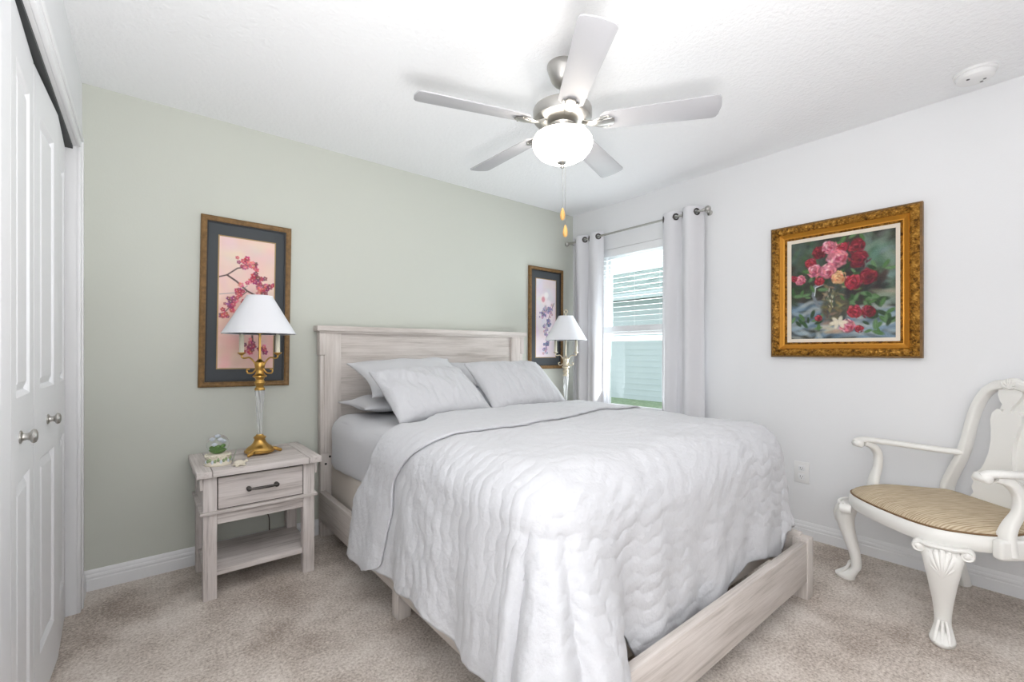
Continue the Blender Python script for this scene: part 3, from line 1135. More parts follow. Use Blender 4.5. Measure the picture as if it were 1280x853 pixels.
# ------------------------------------------------------------------ candelabra lamps
def lamp(loc, rotz, label, metal, crystal, finial):
    t = thing('table_lamp', label, 'lamp', loc, rotz, 'pair of candelabra table lamps')
    b = BM()
    add_lathe(b, [(0.0, 0.008), (0.07, 0.008), (0.074, 0.014), (0.073, 0.02), (0.066, 0.024), (0.064, 0.03), (0.056, 0.037), (0.042, 0.046), (0.032, 0.058), (0.027, 0.07), (0.026, 0.078), (0.03, 0.083), (0.03, 0.088), (0.02, 0.094), (0.016, 0.102), (0.0, 0.102)], 40)
    for k in range(3):
        a = R(90 + 120 * k) - rotz + R(20)
        c, s = math.cos(a), math.sin(a)
        add_tube(b, [(c * 0.05, s * 0.05, 0.022), (c * 0.075, s * 0.075, 0.019), (c * 0.094, s * 0.094, 0.010), (c * 0.106, s * 0.106, 0.007)], [(0.018, 0.010), (0.015, 0.010), (0.011, 0.009), (0.004, 0.005)], 10)
        add_sphere(b, (c * 0.098, s * 0.098, 0.009), 0.009, 10)
    build('base', b, metal, t, smooth=50)
    b = BM()
    add_lathe(b, [(0.012, 0.10), (0.014, 0.11), (0.0125, 0.12)] + [(0.0125 + 0.013 * ((z - 0.12) / 0.215) ** 1.3, z) for z in np.linspace(0.125, 0.335, 28)] + [(0.021, 0.345)], 40, ridge=(5, 0.38, 1.5))
    build('column', b, crystal, t, smooth=60)
    b = BM()
    add_lathe(b, [(0.0, 0.338), (0.024, 0.338), (0.026, 0.343), (0.024, 0.349), (0.018, 0.356), (0.020, 0.366), (0.027, 0.378), (0.023, 0.386), (0.019, 0.395), (0.024, 0.405), (0.034, 0.41), (0.034, 0.416), (0.024, 0.424), (0.019, 0.436), (0.018, 0.45), (0.023, 0.458), (0.025, 0.475), (0.022, 0.49), (0.014, 0.497), (0.009, 0.505), (0.0062, 0.52), (0.0062, 0.70), (0.0, 0.70)], 32)
    build('stem', b, metal, t, smooth=50)
    for s in (-1, 1):
        b = BM()
        pts = catmull([(s * 0.018, 0, 0.452), (s * 0.035, 0, 0.432), (s * 0.058, 0, 0.43), (s * 0.064, 0, 0.446), (s * 0.05, 0, 0.452)], 6)
        add_tube(b, pts, [0.0045] * (len(pts) - 1) + [0.002], 8, ref=(0, 1, 0))
        pts = catmull([(s * 0.018, 0, 0.462), (s * 0.03, 0, 0.492), (s * 0.052, 0, 0.513), (s * 0.074, 0, 0.51), (s * 0.088, 0, 0.514), (s * 0.09, 0, 0.53)], 6)
        add_tube(b, pts, 0.0045, 8, ref=(0, 1, 0))
        add_lathe(b, [(0.0, 0.524), (0.007, 0.526), (0.016, 0.534), (0.021, 0.539), (0.0205, 0.541), (0.012, 0.538), (0, 0.538)], 20, (s * 0.09, 0, 0))
        ar = build('candle_arm', b, metal, t, smooth=60)
        b = BM()
        add_lathe(b, [(0, 0.538), (0.0115, 0.538), (0.0115, 0.635), (0.009, 0.638), (0, 0.636)], 20, (s * 0.09, 0, 0))
        cd = build('candle', b, M['candle'], ar, smooth=50)
        b = BM()
        add_lathe(b, [(0, 0.636), (0.007, 0.637), (0.0085, 0.645), (0.006, 0.66), (0.0015, 0.672), (0, 0.673)], 12, (s * 0.09, 0, 0))
        build('flame_bulb', b, M['crystal'], cd, smooth=60)
    # harp and socket under the shade
    b = BM()
    pts = catmull([(0.0, 0, 0.64), (0.028, 0, 0.655), (0.05, 0, 0.72), (0.04, 0, 0.80), (0.0, 0, 0.835), (-0.04, 0, 0.80), (-0.05, 0, 0.72), (-0.028, 0, 0.655), (0.0, 0, 0.64)], 6)
    add_tube(b, pts, 0.0024, 8, ref=(0, 1, 0))
    add_lathe(b, [(0, 0.655), (0.014, 0.655), (0.016, 0.70), (0.012, 0.715), (0, 0.715)], 16)
    add_ring(b, (0, 0, 0.648), 0.024, 0.004, seg=20)
    build('harp', b, metal, t, smooth=60)
    b = BM()
    z0, z1, r0, r1 = 0.642, 0.842, 0.176, 0.062
    th = 0.003
    add_lathe(b, [(r0, z0), (r1, z1), (r1 - th, z1), (r0 - th, z0), (r0, z0)], 64)
    for rr, zz in ((r0, z0), (r1, z1)):
        add_ring(b, (0, 0, zz), rr - th / 2, 0.0032, seg=48, seg2=6)
    for k in range(3):
        a = 2 * PI * k / 3
        add_tube(b, [(0, 0, 0.838), (r1 * math.cos(a), r1 * math.sin(a), 0.84)], 0.0015, 6)
    build('lamp_shade', b, M['shade'], t, smooth=40)
    if finial:
        b = BM()
        add_lathe(b, [(0, 0.835), (0.006, 0.835), (0.007, 0.85), (0.004, 0.858), (0.006, 0.864), (0, 0.868)], 16)
        add_ring(b, (0, 0, 0.882), 0.014, 0.005, Matrix.Rotation(R(90), 4, 'X') , seg=20)
        build('finial', b, metal, t, smooth=60)
    # cord hanging behind the nightstand
    b = BM()
    if not finial:
        iv = Matrix.Rotation(-rotz, 3, 'Z')
        pts = [(-0.03, 0.04, 0.006), (0.0, 0.15, 0.004), (0.02, 0.219, 0.003), (0.02, 0.224, -0.04), (0.0, 0.224, -0.16), (0.01, 0.224, -0.27), (0.05, 0.224, -0.36), (0.085, 0.222, -0.42), (0.088, 0.217, -0.50), (0.088, 0.217, -0.58)]
        pts = [tuple(iv @ Vector(p)) for p in pts]
        pts = catmull(pts, 6)
        add_tube(b, pts, 0.0028, 8)
        build('power_cord', b, M['cord'], t, smooth=60)
    return t


lamp((0.482, 2.735, 0.6065), R(-30), 'brass candelabra lamp with crystal column and white shade, near nightstand', M['gold'], M['crystal'], False)
lamp((2.765, 2.67, 0.6065), R(-62), 'pale champagne candelabra lamp with ring finial beside the window curtain', M['silver_gold'], M['crystal'], True)

# ------------------------------------------------------------------ snow globe and figurine
sg = thing('snow_globe', 'small snow globe on a cream floral base, on the nightstand', 'snow globe', (0.278, 2.60, 0.605))
b = BM()
add_lathe(b, [(0, 0), (0.056, 0), (0.058, 0.006), (0.053, 0.012), (0.049, 0.03), (0.052, 0.04), (0.05, 0.048), (0.036, 0.054), (0, 0.054)], 36)
for k in range(26):
    a = 2 * PI * k / 26
    add_sphere(b, (0.051 * math.cos(a), 0.051 * math.sin(a), 0.044 + 0.003 * (k % 2)), 0.006, 8)
build('base', b, M['cream'], sg, smooth=50)
for k in range(14):
    a = R(-160 + 13 * k)
    b = BM()
    c, s = math.cos(a), math.sin(a)
    add_sphere(b, (0.052 * c, 0.052 * s, 0.02 + 0.010 * ((k * 7) % 3) / 2), 0.007, 8, (0.8, 0.8, 1.3))
    build('base_flower' if k % 3 == 0 else 'base_leaf', b, M['petal'] if k % 3 == 0 else M['pale_leaf'], sg, smooth=60)
b = BM(); add_sphere(b, (0, 0, 0.098), 0.047, 32)
build('globe_glass', b, glass_mat('globe_glass', (252, 255, 255), 1.12), sg, smooth=180)
b = BM(); add_lathe(b, [(0, 0.0565), (0.016, 0.0565), (0.030, 0.064), (0.034, 0.073), (0.025, 0.079), (0.012, 0.083), (0, 0.084)], 20)
for k in range(10):
    a = k * 2.4
    rr = 0.008 + 0.0018 * k
    add_sphere(b, (rr * math.cos(a), rr * math.sin(a), 0.082 + 0.003 * (k % 3)), 0.008, 8)
build('moss_mound', b, M['leaf'], sg, smooth=180)
b = BM()
for k, (x, y, z) in enumerate(((-0.014, -0.01, 0.098), (0.008, -0.008, 0.118), (0.02, 0.004, 0.108), (-0.02, 0.006, 0.12), (0.0, 0.012, 0.13))):
    add_sphere(b, (x, y, z), 0.0095, 10, (1, 1, 0.9))
    for j in range(5):
        a = j * 2 * PI / 5
        add_sphere(b, (x + 0.007 * math.cos(a), y + 0.007 * math.sin(a), z), 0.005, 8)
build('blossom', b, M['petal'], sg, smooth=180)
b = BM()
add_tube(b, catmull([(0.06, -0.012, 0.008), (0.066, -0.012, 0.03), (0.072, -0.014, 0.052), (0.075, -0.014, 0.066)], 4), [(0.004, 0.002)] + [(0.011, 0.002)] * 5 + [(0.009, 0.002)] * 4 + [(0.005, 0.0015)] * 2 + [(0.001, 0.001)], 8)
build('side_leaf', b, mat('pale_green_glaze', (196, 206, 190), 0.4), sg, smooth=60)

fg = thing('figurine', 'tiny cream turtle-shaped figurine in front of the snow globe', 'figurine', (0.352, 2.50, 0.605), R(20))
b = BM()
add_sphere(b, (0, 0, 0.014), 0.02, 18, (1.15, 0.95, 0.72))
for k in range(12):
    a = 2 * PI * k / 12
    add_sphere(b, (0.020 * math.cos(a), 0.017 * math.sin(a), 0.010), 0.005, 8)
build('shell', b, M['cream'], fg, smooth=180)
b = BM()
add_tube(b, [(0.018, 0, 0.012), (0.028, 0, 0.016), (0.036, 0, 0.019)], [0.006, 0.006, 0.004], 10)
add_sphere(b, (0.036, 0, 0.019), 0.0075, 12)
build('head', b, M['cream'], fg, smooth=180)
for sx in (-1, 1):
    for sy in (-1, 1):
        b = BM(); add_sphere(b, (sx * 0.016, sy * 0.016, 0.0045), 0.0075, 10, (1.3, 0.9, 0.6))
        build('foot', b, M['cream'], fg, smooth=180)

# ------------------------------------------------------------------ curtain rod and curtains
RX, RZ = XR - 0.09, 2.16
rod = thing('curtain_rod', 'brushed nickel rod with ball finials above the window', 'curtain rod', (RX, 2.28, RZ))
b = BM(); add_tube(b, [(0, -0.66, 0), (0, 0.66, 0)], 0.0085, 14)
build('rod', b, M['nickel'], rod)
for s in (-1, 1):
    b = BM()
    rot = Matrix.Rotation(R(-90 * s), 4, 'X')
    add_lathe(b, [(0, 0), (0.012, 0), (0.0125, 0.012), (0.008, 0.016), (0.008, 0.02), (0.018, 0.026), (0.0225, 0.038), (0.0215, 0.048), (0.013, 0.057), (0, 0.06)], 24, (0, s * 0.645, 0), rot)
    build('finial', b, M['nickel'], rod, smooth=60)
    b = BM()
    add_tube(b, [(0.09, s * 0.653, -0.004), (0.0, s * 0.653, -0.004)], 0.006, 10)
    add_lathe(b, [(0, 0), (0.02, 0), (0.02, 0.005), (0.008, 0.01), (0, 0.01)], 18, (0.0895, s * 0.653, -0.004), Matrix.Rotation(R(-90), 4, 'Y'))
    build('bracket', b, M['nickel'], rod, smooth=50)


def curtain(label, y0, y1, waves, phase, seed, bright):
    t = thing('curtain', label, 'curtain', (RX, (y0 + y1) / 2, 0), 0, 'pair of grommet curtains')
    n = 320
    u = np.linspace(0, 1, n)
    zz_ = np.concatenate([np.linspace(0.02, RZ - 0.06, 50), np.linspace(RZ - 0.056, RZ + 0.042, 40)])
    U, Z = np.meshgrid(u, zz_, indexing='ij')
    r_ = np.random.default_rng(seed)
    low = 1 - Z / (RZ + 0.042)
    ph = 2 * PI * waves * U + phase + 0.5 * low * np.sin(2 * PI * U + seed)
    am = 0.046 * (1 - 0.28 * low) * (0.85 + 0.3 * np.sin(5 * U + seed))
    s_ = np.sin(ph)
    X = am * np.sign(s_) * np.abs(s_) ** 0.95
    X = X + 0.010 * np.sin(2 * ph + seed) * sstep(low, 0.08, 0.3)
    X = X + 0.006 * np.sin(2 * PI * waves * 2.0 * U + 3 * Z + seed) * low
    Y = (U - 0.5) * (y1 - y0) * (1 + 0.06 * low) + 0.012 * np.sin(ph * 1.0 + PI / 2) * 1.0
    P = np.stack([X, Y, Z], -1)
    o = grid_mesh('curtain_panel', P, M['curtain'], t)
    hb_ = bmesh.new(); hb_.from_mesh(o.data)      # eyelets for the rod
    gone = [f for f in hb_.faces if math.hypot(f.calc_center_median().x, f.calc_center_median().z - RZ) < 0.0175]
    bmesh.ops.delete(hb_, geom=gone, context='FACES')
    hb_.to_mesh(o.data); hb_.free()
    so_ = o.modifiers.new('thickness', 'SOLIDIFY'); so_.thickness = 0.003
    k = -6
    kk = 2 * PI * waves / (y1 - y0)
    while True:
        uu = (k * PI - phase) / (2 * PI * waves)
        if uu > 0.985:
            break
        if uu > 0.015:
            b = BM()
            add_ring(b, (0, (uu - 0.5) * (y1 - y0) + 0.012 * math.sin(k * PI + PI / 2), RZ), 0.0215, 0.0062, Matrix.Rotation(math.atan2(-(1 if k % 2 == 0 else -1) * 0.046 * kk, 1), 4, 'Z') @ Matrix.Rotation(R(90), 4, 'Y'), seg=24)
            build('grommet', b, M['dark_nickel'], t, smooth=60)
        k += 1
    return t


curtain('pale grey grommet curtain panel between the window and the rose painting', 1.642, 1.965, 2.0, 1.20, 1, 0)
curtain('pale grey grommet curtain panel in the corner by the green wall', 2.56, 2.90, 2.2, -4.74, 3, 0)


# ------------------------------------------------------------------ painted surfaces (pigment only)
class Canvas:
    def __init__(self, w, h, base):
        self.w, self.h = w, h
        self.img = np.tile(np.asarray(base, float) / 255.0, (h, w, 1))
        self.u, self.v = np.meshgrid((np.arange(w) + 0.5) / w, (np.arange(h) + 0.5) / h)
        self.asp = h / w
        self.rng = np.random.default_rng(11)

    def mix(self, mask, c):
        c = np.asarray(c, float) / 255.0
        self.img = self.img * (1 - mask[..., None]) + c * mask[..., None]

    def blob(self, cx, cy, rx, ry, c, ang=0.0, soft=0.3, alpha=1.0):
        dx_, dy_ = self.u - cx, (self.v - cy) * self.asp
        ca, sa = math.cos(ang), math.sin(ang)
        x = (dx_ * ca + dy_ * sa) / rx
        y = (-dx_ * sa + dy_ * ca) / (ry)
        r = np.sqrt(x * x + y * y)
        self.mix(alpha * np.clip((1 + soft - r) / (2 * soft), 0, 1), c)

    def line(self, pts, wd, c, alpha=1.0):
        m = np.zeros_like(self.u)
        for (x0, y0), (x1, y1) in zip(pts[:-1], pts[1:]):
            vx, vy = x1 - x0, (y1 - y0) * self.asp
            px_, py_ = self.u - x0, (self.v - y0) * self.asp
            t = np.clip((px_ * vx + py_ * vy) / (vx * vx + vy * vy + 1e-9), 0, 1)
            d = np.hypot(px_ - t * vx, py_ - t * vy)
            m = np.maximum(m, np.clip((wd * 1.4 - d) / (wd * 0.8), 0, 1))
        self.mix(m * alpha, c)

    def strokes(self, n, region, size, cols, alpha=0.5, ang=None):
        for _ in range(n):
            x = self.rng.uniform(region[0], region[2]); y = self.rng.uniform(region[1], region[3])
            c = np.array(cols[self.rng.integers(len(cols))], float) + self.rng.normal(0, 8, 3)
            a = self.rng.uniform(0, PI) if ang is None else ang + self.rng.normal(0, 0.3)
            s = size * self.rng.uniform(0.5, 1.3)
            self.blob(x, y, s, s * 0.35, np.clip(c, 0, 255), a, 0.5, alpha)

    def rose(self, cx, cy, r, base, light, dark):
        base, light, dark = (np.array(q, float) for q in (base, light, dark))
        g = self.rng
        for k in range(9):
            a = g.uniform(0, 2 * PI)
            self.blob(cx + r * 0.45 * math.cos(a), cy + r * 0.42 * math.sin(a) / self.asp, r * g.uniform(0.45, 0.62), r * g.uniform(0.4, 0.55), base * g.uniform(0.62, 0.85), g.uniform(0, PI), 0.2)
        for k in range(46):
            rad = r * math.sqrt(g.uniform(0.02, 0.95))
            a = g.uniform(0, 2 * PI)
            lit = 0.5 - 0.35 * math.sin(a) - 0.25 * math.cos(a) + g.normal(0, 0.28)
            lit = min(1.0, max(0.0, lit))
            c = dark * (1 - lit) + light * lit if g.uniform() < 0.55 else base
            x, y = cx + rad * math.cos(a), cy + rad * math.sin(a) / self.asp
            self.blob(x, y, r * g.uniform(0.14, 0.30), r * g.uniform(0.06, 0.13), np.clip(c + g.normal(0, 8, 3), 0, 255), a + PI / 2 + g.normal(0, 0.35), 0.45, 0.75)
        self.blob(cx + r * 0.05, cy + r * 0.08, r * 0.2, r * 0.14, dark, 0.5, 0.6, 0.6)

    def leaf(self, cx, cy, s, ang, c):
        self.blob(cx, cy, s, s * 0.42, c, ang, 0.3, 0.95)
        self.blob(cx, cy, s * 0.8, s * 0.05, np.array(c) * 1.3, ang, 0.5, 0.6)


def rose_canvas():
    C = Canvas(230, 260, (44, 46, 38))
    C.strokes(150, (0, 0, 1, 0.65), 0.10, [(34, 42, 34), (58, 62, 46), (48, 42, 32), (68, 82, 66)], 0.5)
    C.strokes(60, (0.72, 0, 1, 0.5), 0.10, [(96, 122, 108), (120, 140, 128), (74, 100, 86)], 0.5)
    C.strokes(30, (0.0, 0.02, 0.3, 0.25), 0.09, [(84, 104, 90), (66, 84, 72)], 0.5)
    C.strokes(50, (0.3, 0.35, 0.9, 0.62), 0.09, [(38, 32, 30), (54, 40, 34)], 0.6)
    # cloth
    for k in range(190):
        u = C.rng.uniform(0, 1); edge = 0.74 - 0.12 * math.exp(-((u - 0.22) / 0.2) ** 2) - 0.05 * u
        v = C.rng.uniform(edge, 1.0)
        c = [(120, 146, 168), (160, 178, 188), (84, 108, 128), (184, 188, 184), (70, 84, 94)][C.rng.integers(5)]
        C.blob(u, v, 0.10 * C.rng.uniform(0.5, 1.2), 0.022, c, C.rng.normal(-0.1, 0.4), 0.5, 0.6)
    C.strokes(20, (0.8, 0.55, 1, 0.72), 0.08, [(150, 156, 140), (120, 132, 116)], 0.5, 0)
    # jug
    C.line([(0.33, 0.45), (0.25, 0.47), (0.235, 0.56), (0.28, 0.66), (0.36, 0.70)], 0.016, (116, 124, 130))
    C.line([(0.33, 0.455), (0.26, 0.48), (0.25, 0.56)], 0.006, (196, 204, 206))
    C.blob(0.45, 0.52, 0.105, 0.14, (60, 66, 58), 0, 0.15)
    C.blob(0.455, 0.70, 0.135, 0.14, (84, 80, 62), 0, 0.15)
    C.strokes(70, (0.34, 0.46, 0.56, 0.80), 0.035, [(104, 98, 70), (56, 58, 50), (150, 142, 104), (70, 86, 78)], 0.65)
    C.strokes(10, (0.38, 0.5, 0.44, 0.72), 0.02, [(214, 212, 190)], 0.7, 1.4)
    C.blob(0.44, 0.84, 0.13, 0.03, (60, 52, 46), 0, 0.5, 0.7)
    C.strokes(14, (0.34, 0.83, 0.52, 0.95), 0.05, [(170, 146, 120), (200, 186, 168)], 0.6, -0.3)
    # foliage
    G_ = [(44, 78, 40), (70, 108, 56), (34, 58, 32), (88, 122, 78)]
    for cx, cy, n, sp in ((0.09, 0.52, 7, 0.06), (0.17, 0.81, 12, 0.07), (0.80, 0.64, 14, 0.09), (0.90, 0.80, 12, 0.07), (0.66, 0.62, 8, 0.06), (0.60, 0.38, 10, 0.08), (0.33, 0.40, 8, 0.07), (0.85, 0.33, 6, 0.07), (0.1, 0.32, 5, 0.06), (0.78, 0.88, 8, 0.08), (0.5, 0.02, 5, 0.1)):
        for k in range(n):
            C.leaf(cx + C.rng.normal(0, sp), cy + C.rng.normal(0, sp * 0.7), C.rng.uniform(0.03, 0.055), C.rng.uniform(0, PI), G_[C.rng.integers(4)])
    PINK = ((226, 128, 146), (250, 206, 210), (150, 40, 66))
    RED = ((176, 38, 58), (222, 92, 106), (92, 12, 30))
    DK = ((132, 24, 42), (178, 56, 70), (66, 10, 22))
    for (x, y, r, k) in ((0.30, 0.13, 0.075, DK), (0.76, 0.42, 0.085, DK), (0.52, 0.11, 0.06, RED), (0.65, 0.12, 0.085, DK), (0.68, 0.25, 0.095, DK), (0.21, 0.23, 0.062, RED),
                         (0.40, 0.09, 0.075, PINK), (0.25, 0.31, 0.075, PINK), (0.47, 0.21, 0.105, PINK), (0.39, 0.33, 0.09, PINK), (0.62, 0.46, 0.085, RED), (0.30, 0.42, 0.05, RED),
                         (0.10, 0.39, 0.06, PINK), (0.03, 0.37, 0.04, RED), (0.64, 0.74, 0.072, RED), (0.76, 0.75, 0.07, DK), (0.57, 0.88, 0.075, PINK), (0.68, 0.91, 0.042, RED), (0.29, 0.79, 0.038, RED)):
        C.rose(x, y, r, *k)
    C.rose(0.49, 0.40, 0.075, (230, 174, 122), (250, 222, 178), (176, 96, 60))
    for k in range(6):
        C.blob(0.49 + 0.05 * math.cos(k), 0.84 + 0.03 * math.sin(k), 0.04, 0.02, (226, 218, 196), k, 0.3, 0.9)
    C.img += C.rng.normal(0, 0.02, C.img.shape[:2])[..., None]
    return C.img


def blossom_canvas(kind):
    if kind == 0:
        C = Canvas(130, 340, (240, 208, 196))
        C.strokes(60, (0, 0, 1, 0.5), 0.3, [(244, 214, 200), (236, 200, 186), (242, 206, 200)], 0.3)
        C.strokes(40, (0, 0.5, 1, 1), 0.3, [(232, 180, 172), (236, 190, 180)], 0.4)
        C.line([(0.0, 0.31), (0.14, 0.29), (0.32, 0.23), (0.42, 0.22), (0.5, 0.18)], 0.012, (86, 70, 66))
        C.line([(0.14, 0.29), (0.30, 0.33), (0.5, 0.40), (0.66, 0.43), (0.70, 0.55), (0.6, 0.72), (0.62, 0.85)], 0.016, (92, 70, 66))
        C.line([(0.5, 0.40), (0.3, 0.48), (0.1, 0.58)], 0.010, (120, 96, 96))
        C.line([(0.02, 0.44), (0.3, 0.42), (0.5, 0.36)], 0.008, (150, 140, 150), 0.7)
        P_ = [(206, 82, 98), (178, 52, 78), (226, 120, 128), (150, 60, 96), (120, 60, 80)]
        F = [(0.47, 0.18, 0.16, 14), (0.60, 0.20, 0.1, 6), (0.66, 0.31, 0.2, 26), (0.78, 0.39, 0.15, 14), (0.35, 0.40, 0.14, 12), (0.92, 0.35, 0.07, 4), (0.25, 0.50, 0.14, 14), (0.1, 0.58, 0.09, 6), (0.57, 0.83, 0.14, 14), (0.82, 0.84, 0.07, 5), (0.7, 0.6, 0.15, 12), (0.55, 0.5, 0.15, 10)]
    else:
        C = Canvas(130, 340, (228, 216, 222))
        C.strokes(70, (0, 0, 1, 1), 0.3, [(232, 220, 226), (220, 204, 216), (226, 212, 214)], 0.3)
        C.line([(0.9, 0.3), (0.7, 0.45), (0.5, 0.6), (0.55, 0.8), (0.45, 0.95)], 0.014, (110, 100, 110))
        C.blob(0.4, 0.25, 0.16, 0.17, (240, 226, 228)); C.blob(0.36, 0.26, 0.08, 0.09, (214, 150, 160)); C.blob(0.52, 0.2, 0.1, 0.1, (244, 240, 240)); C.blob(0.62, 0.3, 0.12, 0.1, (238, 228, 232))
        P_ = [(110, 110, 150), (140, 130, 168), (86, 100, 140), (176, 150, 176), (196, 150, 160)]
        F = [(0.45, 0.42, 0.2, 22), (0.7, 0.40, 0.16, 16), (0.3, 0.46, 0.14, 10), (0.65, 0.55, 0.16, 16), (0.5, 0.66, 0.16, 14), (0.6, 0.80, 0.16, 14), (0.45, 0.92, 0.12, 8)]
    for (x, y, s, n) in F:
        for k in range(n):
            cx = x + C.rng.normal(0, s * 0.45); cy = y + C.rng.normal(0, s * 0.45) / C.asp * 1.0
            c = P_[C.rng.integers(len(P_))]
            rr = C.rng.uniform(0.025, 0.05)
            for j in range(5):
                a = j * 2 * PI / 5 + k
                C.blob(cx + rr * 0.7 * math.cos(a), cy + rr * 0.7 * math.sin(a) / C.asp, rr * 0.6, rr * 0.5, np.clip(np.array(c) + C.rng.normal(0, 14, 3), 0, 255), a, 0.3, 0.85)
            C.blob(cx, cy, rr * 0.28, rr * 0.28, (236, 200, 180), 0, 0.4, 0.8)
    return C.img


def image_plane(name, img, w, h, mtx, material, parent, relief=0.0):
    """image grid in local x (right), z (up) facing -y before mtx"""
    hh, ww, _ = img.shape
    X, Z = np.meshgrid(np.linspace(-w / 2, w / 2, ww), np.linspace(h / 2, -h / 2, hh))
    lum = img.mean(-1)
    P = np.stack([X, -relief * (lum - lum.mean()), Z], -1)
    o = grid_mesh(name, P, material, parent, colors=img)
    o.matrix_local = mtx
    return o


def frame_ring(name, parent, w, h, prof, material, mtx, smooth=30):
    """mitred rectangular frame: prof = [(inset from outer edge, depth towards the viewer)], back at depth 0; local x right, z up, viewer at -y"""
    b = BM()
    rows = []
    for ins, dep in prof:
        x, z_ = w / 2 - ins, h / 2 - ins
        rows.append([b.verts.new((sx * x, -dep, sz * z_)) for sx, sz in ((-1, -1), (1, -1), (1, 1), (-1, 1))])
    for r0, r1 in zip(rows[:-1], rows[1:]):
        for k in range(4):
            b.faces.new((r0[k], r0[(k + 1) % 4], r1[(k + 1) % 4], r1[k]))
    bmesh.ops.recalc_face_normals(b, faces=b.faces[:])
    o = build(name, b, material, parent, smooth=smooth)
    o.matrix_local = mtx
    return o


def board(name, parent, w, h, d0, d1, material, mtx):
    b = BM()
    add_box(b, (-w / 2, -d1, -h / 2), (w / 2, -d0, h / 2))
    o = build(name, b, material, parent, smooth=0)
    o.matrix_local = mtx
    return o


def blossom_picture(x, z, w, h, tilt, kind, label):
    t = thing('framed_picture', label, 'picture', (x, YB - 0.001, z), 0, 'pair of blossom pictures')
    t.rotation_euler = (0, R(tilt), 0)
    I = Matrix.Identity(4)
    frame_ring('frame', t, w, h, [(0, 0), (0, 0.018), (0.003, 0.023), (0.009, 0.026), (0.016, 0.024), (0.022, 0.021), (0.026, 0.022), (0.029, 0.020), (0.029, 0.004)], M['frame_brown'], I)
    frame_ring('inner_lip', t, w - 0.056, h - 0.056, [(0, 0.004), (0, 0.017), (0.008, 0.015), (0.008, 0.004)], M['black'], I)
    board('mat_board', t, w - 0.06, h - 0.06, 0.0, 0.007, M['mat_board'], I)
    iw, ih = w - 0.176, h - 0.21
    frame_ring('gilt_slip', t, iw + 0.012, ih + 0.012, [(0, 0.006), (0, 0.0095), (0.006, 0.0095), (0.006, 0.007)], M['slip'], I)
    image_plane('blossom_print', blossom_canvas(kind), iw, ih, Matrix.Translation((0, -0.0085, 0)), M['art'], t)
    return t


blossom_picture(0.458, 1.425, 0.452, 0.945, 0.9, 0, 'framed pink plum blossom print behind the brass lamp')
blossom_picture(2.815, 1.45, 0.42, 0.91, 0.3, 1, 'framed lilac blossom print between headboard and curtain')

# rose painting on the right wall: local x -> world -Y, viewer towards -X
rp = thing('rose_painting', 'oil painting of pink and red roses in a jug, ornate gilt frame', 'painting', (XR - 0.001, 0.837, 1.528), R(-90))
I = Matrix.Identity(4)
pw, ph_ = 0.735, 0.822
frame_ring('outer_edge', rp, pw, ph_, [(0, 0), (0, 0.03), (0.004, 0.036), (0.010, 0.038)], M['frame_brown'], I)


def ornate_ring(w, h, i0, i1, d0, d1, bulge):
    """carved band with leafy relief round the frame"""
    b = BM()
    n_across = 10
    sides = []
    def pt(side, s, ins, dep):
        x, z_ = w / 2 - ins, h / 2 - ins
        c = [(-x, -z_), (x, -z_), (x, z_), (-x, z_)]
        p, q_ = c[side], c[(side + 1) % 4]
        return (p[0] + (q_[0] - p[0]) * s, -dep, p[1] + (q_[1] - p[1]) * s)
    for side in range(4):
        ln = (w if side % 2 == 0 else h)
        ns = int(ln / 0.0045)
        g = []
        for k in range(ns + 1):
            s = k / ns
            row = []
            for j in range(n_across + 1):
                tt = j / n_across
                ins = i0 + (i1 - i0) * tt
                arch = math.sin(PI * tt)
                rel = 0.0030 * arch * math.sin(2 * PI * s * ln / 0.026 + 3.0 * math.sin(PI * tt * 2)) + 0.0026 * arch * math.sin(2 * PI * s * ln / 0.0115 + 6 * tt) * math.cos(9 * tt)
                row.append(b.verts.new(pt(side, s, ins, d0 + (d1 - d0) * tt + bulge * arch + rel)))
            g.append(row)
        for k in range(ns):
            for j in range(n_across):
                b.faces.new((g[k][j], g[k + 1][j], g[k + 1][j + 1], g[k][j + 1]))
    bmesh.ops.recalc_face_normals(b, faces=b.faces[:])
    return b


o = build('carved_band', ornate_ring(pw, ph_, 0.009, 0.052, 0.036, 0.034, 0.012), M['frame_gold'], rp, smooth=60)
frame_ring('gilt_cove', rp, pw, ph_, [(0.051, 0.033), (0.055, 0.037), (0.059, 0.034), (0.066, 0.026), (0.076, 0.021), (0.080, 0.022)], M['gilt'], I)
o = build('beaded_sight_edge', ornate_ring(pw, ph_, 0.079, 0.092, 0.021, 0.019, 0.004), M['frame_gold'], rp, smooth=60)
frame_ring('liner', rp, pw, ph_, [(0.091, 0.019), (0.093, 0.017), (0.112, 0.013), (0.113, 0.006)], M['linen'], I)
board('backing', rp, pw - 0.03, ph_ - 0.03, 0.0, 0.006, M['black'], I)
image_plane('canvas', rose_canvas(), pw - 0.222, ph_ - 0.222, Matrix.Translation((0, -0.0085, 0)), M['oil'], rp)

